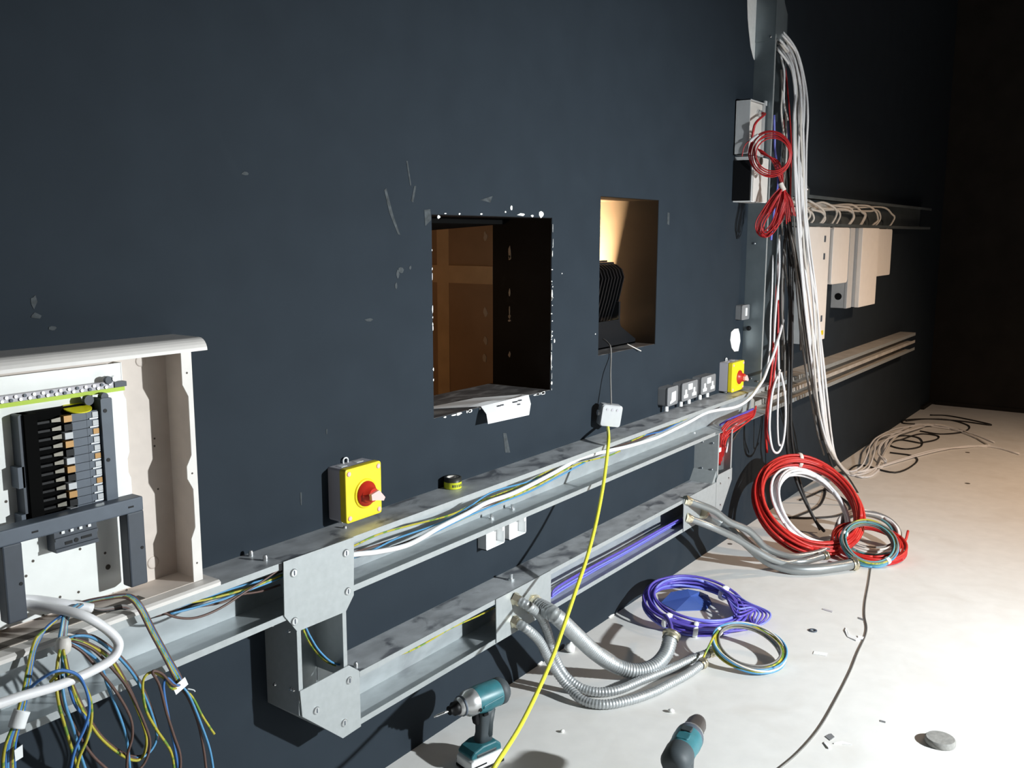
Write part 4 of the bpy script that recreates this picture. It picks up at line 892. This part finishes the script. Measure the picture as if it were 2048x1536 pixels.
for k, (x0, x1, y0, y1, m, lab) in enumerate([(1558,1548,470,760,'white_sheath','white cable next to the lip at the column foot'),(1563,1562,300,470,'grey_sheath','grey cable seen through the red hank'),(1566,1567,480,780,'grey_sheath','grey cable left of the straight black cable'),
        (1570,1586,470,720,'grey_sheath','dark grey cable over the tallest cabinet edge'),(1588,1604,480,700,'grey_sheath','grey cable across the tallest cabinet face'),(1572,1568,200,430,'pale_sheath','pale cable between red cable and column'),(1562,1574,110,240,'white_sheath','white cable just under the column head'),(1560,1570,140,300,'pale_sheath','pale cable under the column head, inner side')]):
    cable('column_cable', lab, wpath([(x0+(x1-x0)*u+3*sin(u*7+k), y0+(y1-y0)*u, .085+.03*sin(u*3)) for u in (0, .25, .5, .75, 1)]), .0055, m, 'cable')
for k in range(6):                                     # dark filling of the column
    cable('column_cable', 'dark cable packed inside the column trunking', [(CX0+.025+.022*k, -.03-.012*(k % 3), 2.44), (CX0+.03+.02*k, -.04, 2.0), (CX0+.025+.022*k, -.035-.01*(k % 2), 1.5), (CX0+.03+.02*k, -.04, 1.1), (CX0+.02+.022*k, -.045, .80)], .008, 'black_cable' if k % 3 else 'grey_sheath', 'cable', 'dark cables packed inside the column')
# red bundle entering the right riser
RB = thing('red_wire_bundle', 'red wires bending from upper trunking into the right riser', 'wire bundle', W(1470, 840, .1))
for k in range(7):
    strand(RB, [W(1512, 812+k, .085), W(1506, 822+k*2.0, .09+.005*k), W(1482, 828+k*4.2, .095+.006*((k*3) % 7)), W(1457, 842+k*5, .09+.006*((k*5) % 7)), W(1440+k*1.6, 866+k*4, .09+.005*((k*3) % 7)), W(1436+k*2.4, 897, .085), W(1434+k*2, 930, .06)], .0036, 'red_wire' if k % 2 else 'red_coil')
cable('riser_cable', 'short white cable inside the right riser', wpath([(1478,838,.09),(1464,860,.10),(1458,880,.10),(1452,905,.09)]), .0052, 'white_sheath')
cable('riser_cable', 'black cable bending into the right riser', wpath([(1506,830,.08),(1480,858,.10),(1462,885,.10),(1450,910,.08),(1444,950,.06)]), .0055, 'black_cable')
cable('riser_cable', 'blue cable low inside the right riser', wpath([(1462,885,.07),(1456,905,.08),(1453,925,.08),(1448,950,.07)]), .0045, 'blue_wire')
cable('riser_cable', 'violet cable crossing above the right riser', wpath([(1440,850,.07),(1460,838,.09),(1485,828,.10),(1506,818,.09)]), .0060, 'violet')
obj_t = tag(obj('cable_clip', MB().rbox(4.06, 4.085, -.098, -.090, .545, .565, .003), 'white_plastic'), 'small white clip on the black riser cable', 'clip')

# white wires in the tray, dropping into the cabinets
for k in range(13):
    rg = random.Random(40+k); x = 1603+k*13.5+rg.uniform(-6, 7)
    if k % 2 == 0: L = [(1580, 398+k*1.2, .03), (1600+k*6, 400+k*1.3, .05), (x-10, 405+k*.8, .07), (x+12, 415+k*.8, .085), (x+17, 430+k*.6, .085), (x+8, 445+k*.5, .075), (x, 455+k*.3, .06)]
    else: L = [(1582, 420+k*.3, .03), (1605+k*5, 418+k*.5, .05), (x-14, 420, .07), (x+6, 424, .08), (x+12, 436, .08), (x+4, 449, .07), (x-3, 456, .06)]
    cable('tray_wire', 'white wire looping over the high tray lip, %s from the column' % ['first', 'second', 'third', 'fourth', 'fifth', 'sixth', 'seventh', 'eighth', 'ninth', 'tenth', 'eleventh', 'twelfth', 'thirteenth'][k], wpath([(a, b+rg.uniform(-5, 4)*(1 if i < 5 else .2), o) for i, (a, b, o) in enumerate(L)]), .0066, 'pale_sheath', 'wire', 'white wires in the high tray')

# far tangle of black cables on the floor, thin lead near the camera
for k, (L, lab) in enumerate([
    ([(1690,948),(1720,930),(1790,945),(1832,925),(1826,912),(1780,905)], 'black cable loop nearest the white floor cables'),
    ([(1812,842),(1850,838),(1900,840),(1938,852),(1925,864),(1880,868),(1840,862)], 'black cable loop lying close to the far wall'),
    ([(1830,848),(1806,846),(1812,840),(1860,838),(1920,842),(1978,850),(1970,846),(1900,832),(1860,830)], 'widest thin black loop near the far wall'),
    ([(1800,880),(1840,868),(1876,872),(1870,880),(1840,886)], 'small black cable loop in the middle of the far floor'),
    ([(1770,890),(1800,872),(1838,876),(1842,892),(1810,898),(1780,890),(1800,880),(1840,886)], 'tangled black cable under the white floor cables'),
    ([(1600,1000),(1625,990),(1650,980),(1640,1010),(1600,1030),(1580,1036)], 'black cable on the floor inside the red coil'),
    ([(1560,1034),(1620,1036),(1680,1030),(1700,1010),(1650,975)], 'black cable crossing the floor behind red coil')]):
    cable('floor_cable', lab, [F(x, y, .006) for x, y in L], .006, 'black_cable')
cable('floor_lead', 'thin grey lead trailing from the teal coil toward camera', [F(x, y, .0035) for x, y in [(1742,1136),(1738,1165),(1731,1205),(1730,1232),(1734,1255),(1730,1275),(1716,1305),(1700,1345),(1672,1400),(1640,1455),(1600,1502),(1555,1540),(1500,1580)]], .0025, 'grey_sheath')

# ------------------------------------------------------------------ bits on the floor
c = F(1880, 1487)
tag(obj('concrete_core', MB().lathe([(.044, .0005), (.0455, .006), (.045, .016), (.041, .020)], c, (0,0,1), 24), 'concrete'), 'round grey concrete core plug on the bright floor', 'plug')
tag(obj('metal_washer', MB().lathe([(.008, .0008), (.016, .0008), (.016, .004), (.008, .004), (.008, .0008)], F(1626, 1262), (0,0,1), 18, caps=False), 'mid_frame'), 'dark metal washer on floor right of striped coil', 'washer')
tag(obj('plaster_lump', MB().lathe([(.004, .0005), (.011, .004), (.010, .009), (.004, .012)], F(1342, 1425), (.4,.2,1), 7), 'plaster'), 'small white plaster lump beside the upright drill', 'debris')
tag(obj('plaster_lump', MB().lathe([(.003, .0005), (.008, .003), (.007, .007), (.003, .009)], F(1125, 1465), (.2,.4,1), 7), 'plaster'), 'tiny white lump between driver and yellow cable', 'debris')
tag(obj('plaster_lump', MB().lathe([(.006, .0005), (.022, .010), (.020, .024), (.006, .034)], F(1137, 1303), (.1,-.3,1), 8), 'plaster'), 'white plaster lump at wall foot behind conduits', 'debris')
def scrap(label, pix, m, h=.004):
    P = [F(*q, .0008) for q in pix]; mb = MB(); n = len(P); T = [p+np.array([0, 0, h*.35*random.uniform(.4, 1.4)]) for p in P]
    mb.add(P+T, [tuple(range(n)), tuple(range(2*n-1, n-1, -1))]+[(i, (i+1) % n, n+(i+1) % n, n+i) for i in range(n)])
    tag(obj('paper_scrap', mb, m), label, 'scrap')
scrap('torn white scrap beside the thin grey lead', [(1692,1256),(1697,1268),(1716,1278),(1712,1282),(1695,1274),(1690,1262)], 'paper', .010)
scrap('small white scrap lying across the grey lead', [(1716,1272),(1730,1276),(1727,1280),(1716,1278)], 'paper', .008)
scrap('thin grey offcut above the metal washer', [(1646,1217),(1665,1222),(1664,1225),(1645,1219)], 'lilac_grey', .003)
scrap('faint white tape piece under the washer', [(1628,1302),(1655,1306),(1652,1312),(1626,1308)], 'paper', .003)
scrap('grey chip nearest the front of the floor', [(1650,1473),(1662,1468),(1669,1475),(1660,1481)], 'socket_grey', .006)
scrap('thin curled paper strip near the front floor edge', [(1668,1488),(1684,1484),(1704,1490),(1684,1488)], 'paper', .010)
scrap('second curled paper strip beside the grey chip', [(1650,1484),(1660,1496),(1657,1498),(1648,1487)], 'paper', .010)
scrap('dark splinter right of the thin grey lead', [(1716,1234),(1727,1238),(1726,1241),(1716,1237)], 'socket_grey', .003)
scrap('tiny dark splinter in the bright floor area', [(1760,1440),(1771,1443),(1771,1446),(1760,1443)], 'socket_grey', .002)
for i, (px, py, r) in enumerate([(1935, 967, .016), (1935, 905, .016), (1460, 1088, .012)]):
    o = obj('floor_hole', MB().lathe([(r, .0002), (r, .0010)], F(px, py), (0,0,1), 14), 'hole_dark', fl)

# ------------------------------------------------------------------ power tools
def place(mb, o, yaw):
    c_, s_ = cos(yaw), sin(yaw); mb.v = [(o[0]+p[0]*c_-p[1]*s_, o[1]+p[0]*s_+p[1]*c_, o[2]+p[2]) for p in mb.v]; return mb
def loft(secs, n=14):                                  # secs: (center xyz, half-x, half-y) stacked rounded sections
    mb = MB(); v = []
    for (cx, cy, cz), hx, hy in secs:
        for k in range(n):
            a = 2*pi*k/n; ca, sa = cos(a), sin(a)
            v.append((cx+hx*math.copysign(abs(ca)**.6, ca), cy+hy*math.copysign(abs(sa)**.6, sa), cz))
    m = len(secs); fs = [(i*n+k, i*n+(k+1) % n, (i+1)*n+(k+1) % n, (i+1)*n+k) for i in range(m-1) for k in range(n)]
    fs += [tuple(range(n-1, -1, -1)), tuple((m-1)*n+k for k in range(n))]
    return mb.add(v, fs, True)
def power_tool(name, label, o, yaw, kind):             # local +x is the bit direction, handle at the origin
    t = thing(name, label, 'power tool', o)
    P = lambda nm, mb, m, par=None, bevel=0: obj(nm, place(mb, o, yaw), m, par or t, bevel=bevel)
    za_ = .205
    bt = P('battery', MB().prism([(-.055, .0), (.062, .0), (.066, .006), (.066, .034), (.055, .040), (-.050, .040), (-.055, .034)], -.037, .037, 'y'), 'white_plastic', bevel=.004)
    P('battery_base', MB().box(-.057, .068, -.038, .038, .0005, .010), 'black_plastic', bt, .003)
    P('battery_stripe', MB().box(.010, .064, -.0384, .0384, .018, .022), 'black_plastic', bt)
    P('foot', MB().prism([(-.050, .041), (.060, .041), (.064, .050), (.050, .064), (.020, .074), (-.030, .074), (-.048, .060)], -.034, .034, 'y'), 'teal', bevel=.006)
    P('foot_pad', MB().box(-.030, .045, -.0355, .0355, .043, .056), 'rubber', bevel=.004)
    P('handle', loft([((-.005, 0, .070), .028, .023), ((-.006, 0, .095), .022, .019), ((-.008, 0, .125), .023, .020), ((-.012, 0, .155), .027, .021), ((-.014, 0, .175), .033, .023)]), 'grip_grey')
    P('trigger', MB().prism([(.012, .128), (.026, .130), (.030, .146), (.028, .168), (.008, .170)], -.010, .010, 'y'), 'black_plastic', bevel=.003)
    P('grip_panel', loft([((-.018, 0, .085), .013, .0205), ((-.020, 0, .125), .013, .0212), ((-.028, 0, .165), .013, .0220)]), 'rubber')
    if kind == 'driver':
        P('motor_body', MB().lathe([(.024, -.082), (.036, -.078), (.040, -.060), (.040, -.030), (.041, .010), (.038, .030)], (0, 0, za_), (1,0,0), 20), 'teal_light')
        P('rear_cap', MB().lathe([(.014, -.090), (.030, -.088), (.040, -.074), (.0408, -.056), (.038, -.054)], (0, 0, za_), (1,0,0), 20), 'grip_grey')
        P('body_ridge', MB().prism([(-.052, za_-.004), (.022, za_-.012), (.022, za_-.002), (-.052, za_+.008)], -.0415, .0415, 'y'), 'teal', bevel=.002)
        P('body_neck', loft([((-.010, 0, .168), .030, .023), ((-.006, 0, .180), .036, .027), ((-.004, 0, .192), .040, .030)]), 'teal')
        gc = P('gear_case', MB().lathe([(.038, .026), (.039, .040), (.037, .056), (.029, .066), (.027, .074), (.026, .084), (.021, .088)], (0, 0, za_), (1,0,0), 20), 'gearbox')
        P('case_rib', MB().lathe([(.0265, .070), (.0300, .071), (.0300, .076), (.0265, .077)], (0, 0, za_), (1,0,0), 20), 'mid_frame', gc)
        for q in (-.03, .03): P('case_screw', MB().cyl((.034, q*1.24, za_-.010), (0, 1 if q > 0 else -1, 0), .0055, .004, 10), 'black_plastic', gc)
        P('collet', MB().lathe([(.0185, .086), (.020, .090), (.020, .102), (.014, .106), (.013, .118)], (0, 0, za_), (1,0,0), 16), 'black_plastic')
        P('bit', MB().lathe([(.0042, .114), (.0042, .160), (.0025, .172)], (0, 0, za_), (1,0,0), 6), 'chrome')
        P('work_light', MB().lathe([(.007, 0), (.004, .006)], (.034, 0, .166), (1,0,-.3), 10), 'white_plastic')
        P('direction_lever', MB().box(-.006, .010, -.026, .026, .160, .168), 'black_plastic')
    else:
        P('motor_body', MB().lathe([(.024, -.130), (.034, -.120), (.038, -.090), (.038, -.030), (.040, -.010), (.039, .010)], (0, 0, za_), (1,0,0), 24), 'teal_light')
        P('rear_cap', MB().lathe([(.012, -.140), (.028, -.138), (.0385, -.118), (.0395, -.072), (.0385, -.068)], (0, 0, za_), (1,0,0), 24), 'grip_grey')
        P('top_pad', MB().rbox(-.062, -.026, -.018, .018, za_+.030, za_+.0398, .008, 'z'), 'teal', bevel=.003)
        P('speed_switch', MB().rbox(-.022, .004, -.015, .015, za_+.032, za_+.0425, .005, 'z'), 'rubber', bevel=.002)
        P('torque_collar', MB().lathe([(.038, .008), (.0395, .011), (.0385, .026), (.036, .028)], (0, 0, za_), (1,0,0), 24), 'mid_frame')
        P('silver_ring', MB().lathe([(.0365, .027), (.0372, .029), (.0355, .037), (.033, .038)], (0, 0, za_), (1,0,0), 24), 'zinc')
        P('chuck', MB().lathe([(.0305, .036), (.0300, .064), (.0280, .066), (.0275, .094), (.0225, .112), (.013, .122)], (0, 0, za_), (1,0,0), 20), 'chuck_grey')
    return t
tip, bk = F(867, 1434, .205), F(998, 1382, .205); dv = tip-bk; yaw1 = math.atan2(dv[1], dv[0])
o1 = tip-np.array([cos(yaw1), sin(yaw1), 0])*.172; o1[2] = 0
power_tool('impact_driver', 'teal impact driver standing on its battery beside yellow cable', o1, yaw1, 'driver')
tip, bk = F(1398, 1440, .205), F(1346, 1532, .205); dv = tip-bk; yaw2 = math.atan2(dv[1], dv[0])
o2 = tip-np.array([cos(yaw2), sin(yaw2), 0])*.122; o2[2] = 0
power_tool('cordless_drill', 'teal cordless drill with grey chuck at the bottom edge', o2, yaw2, 'drill')
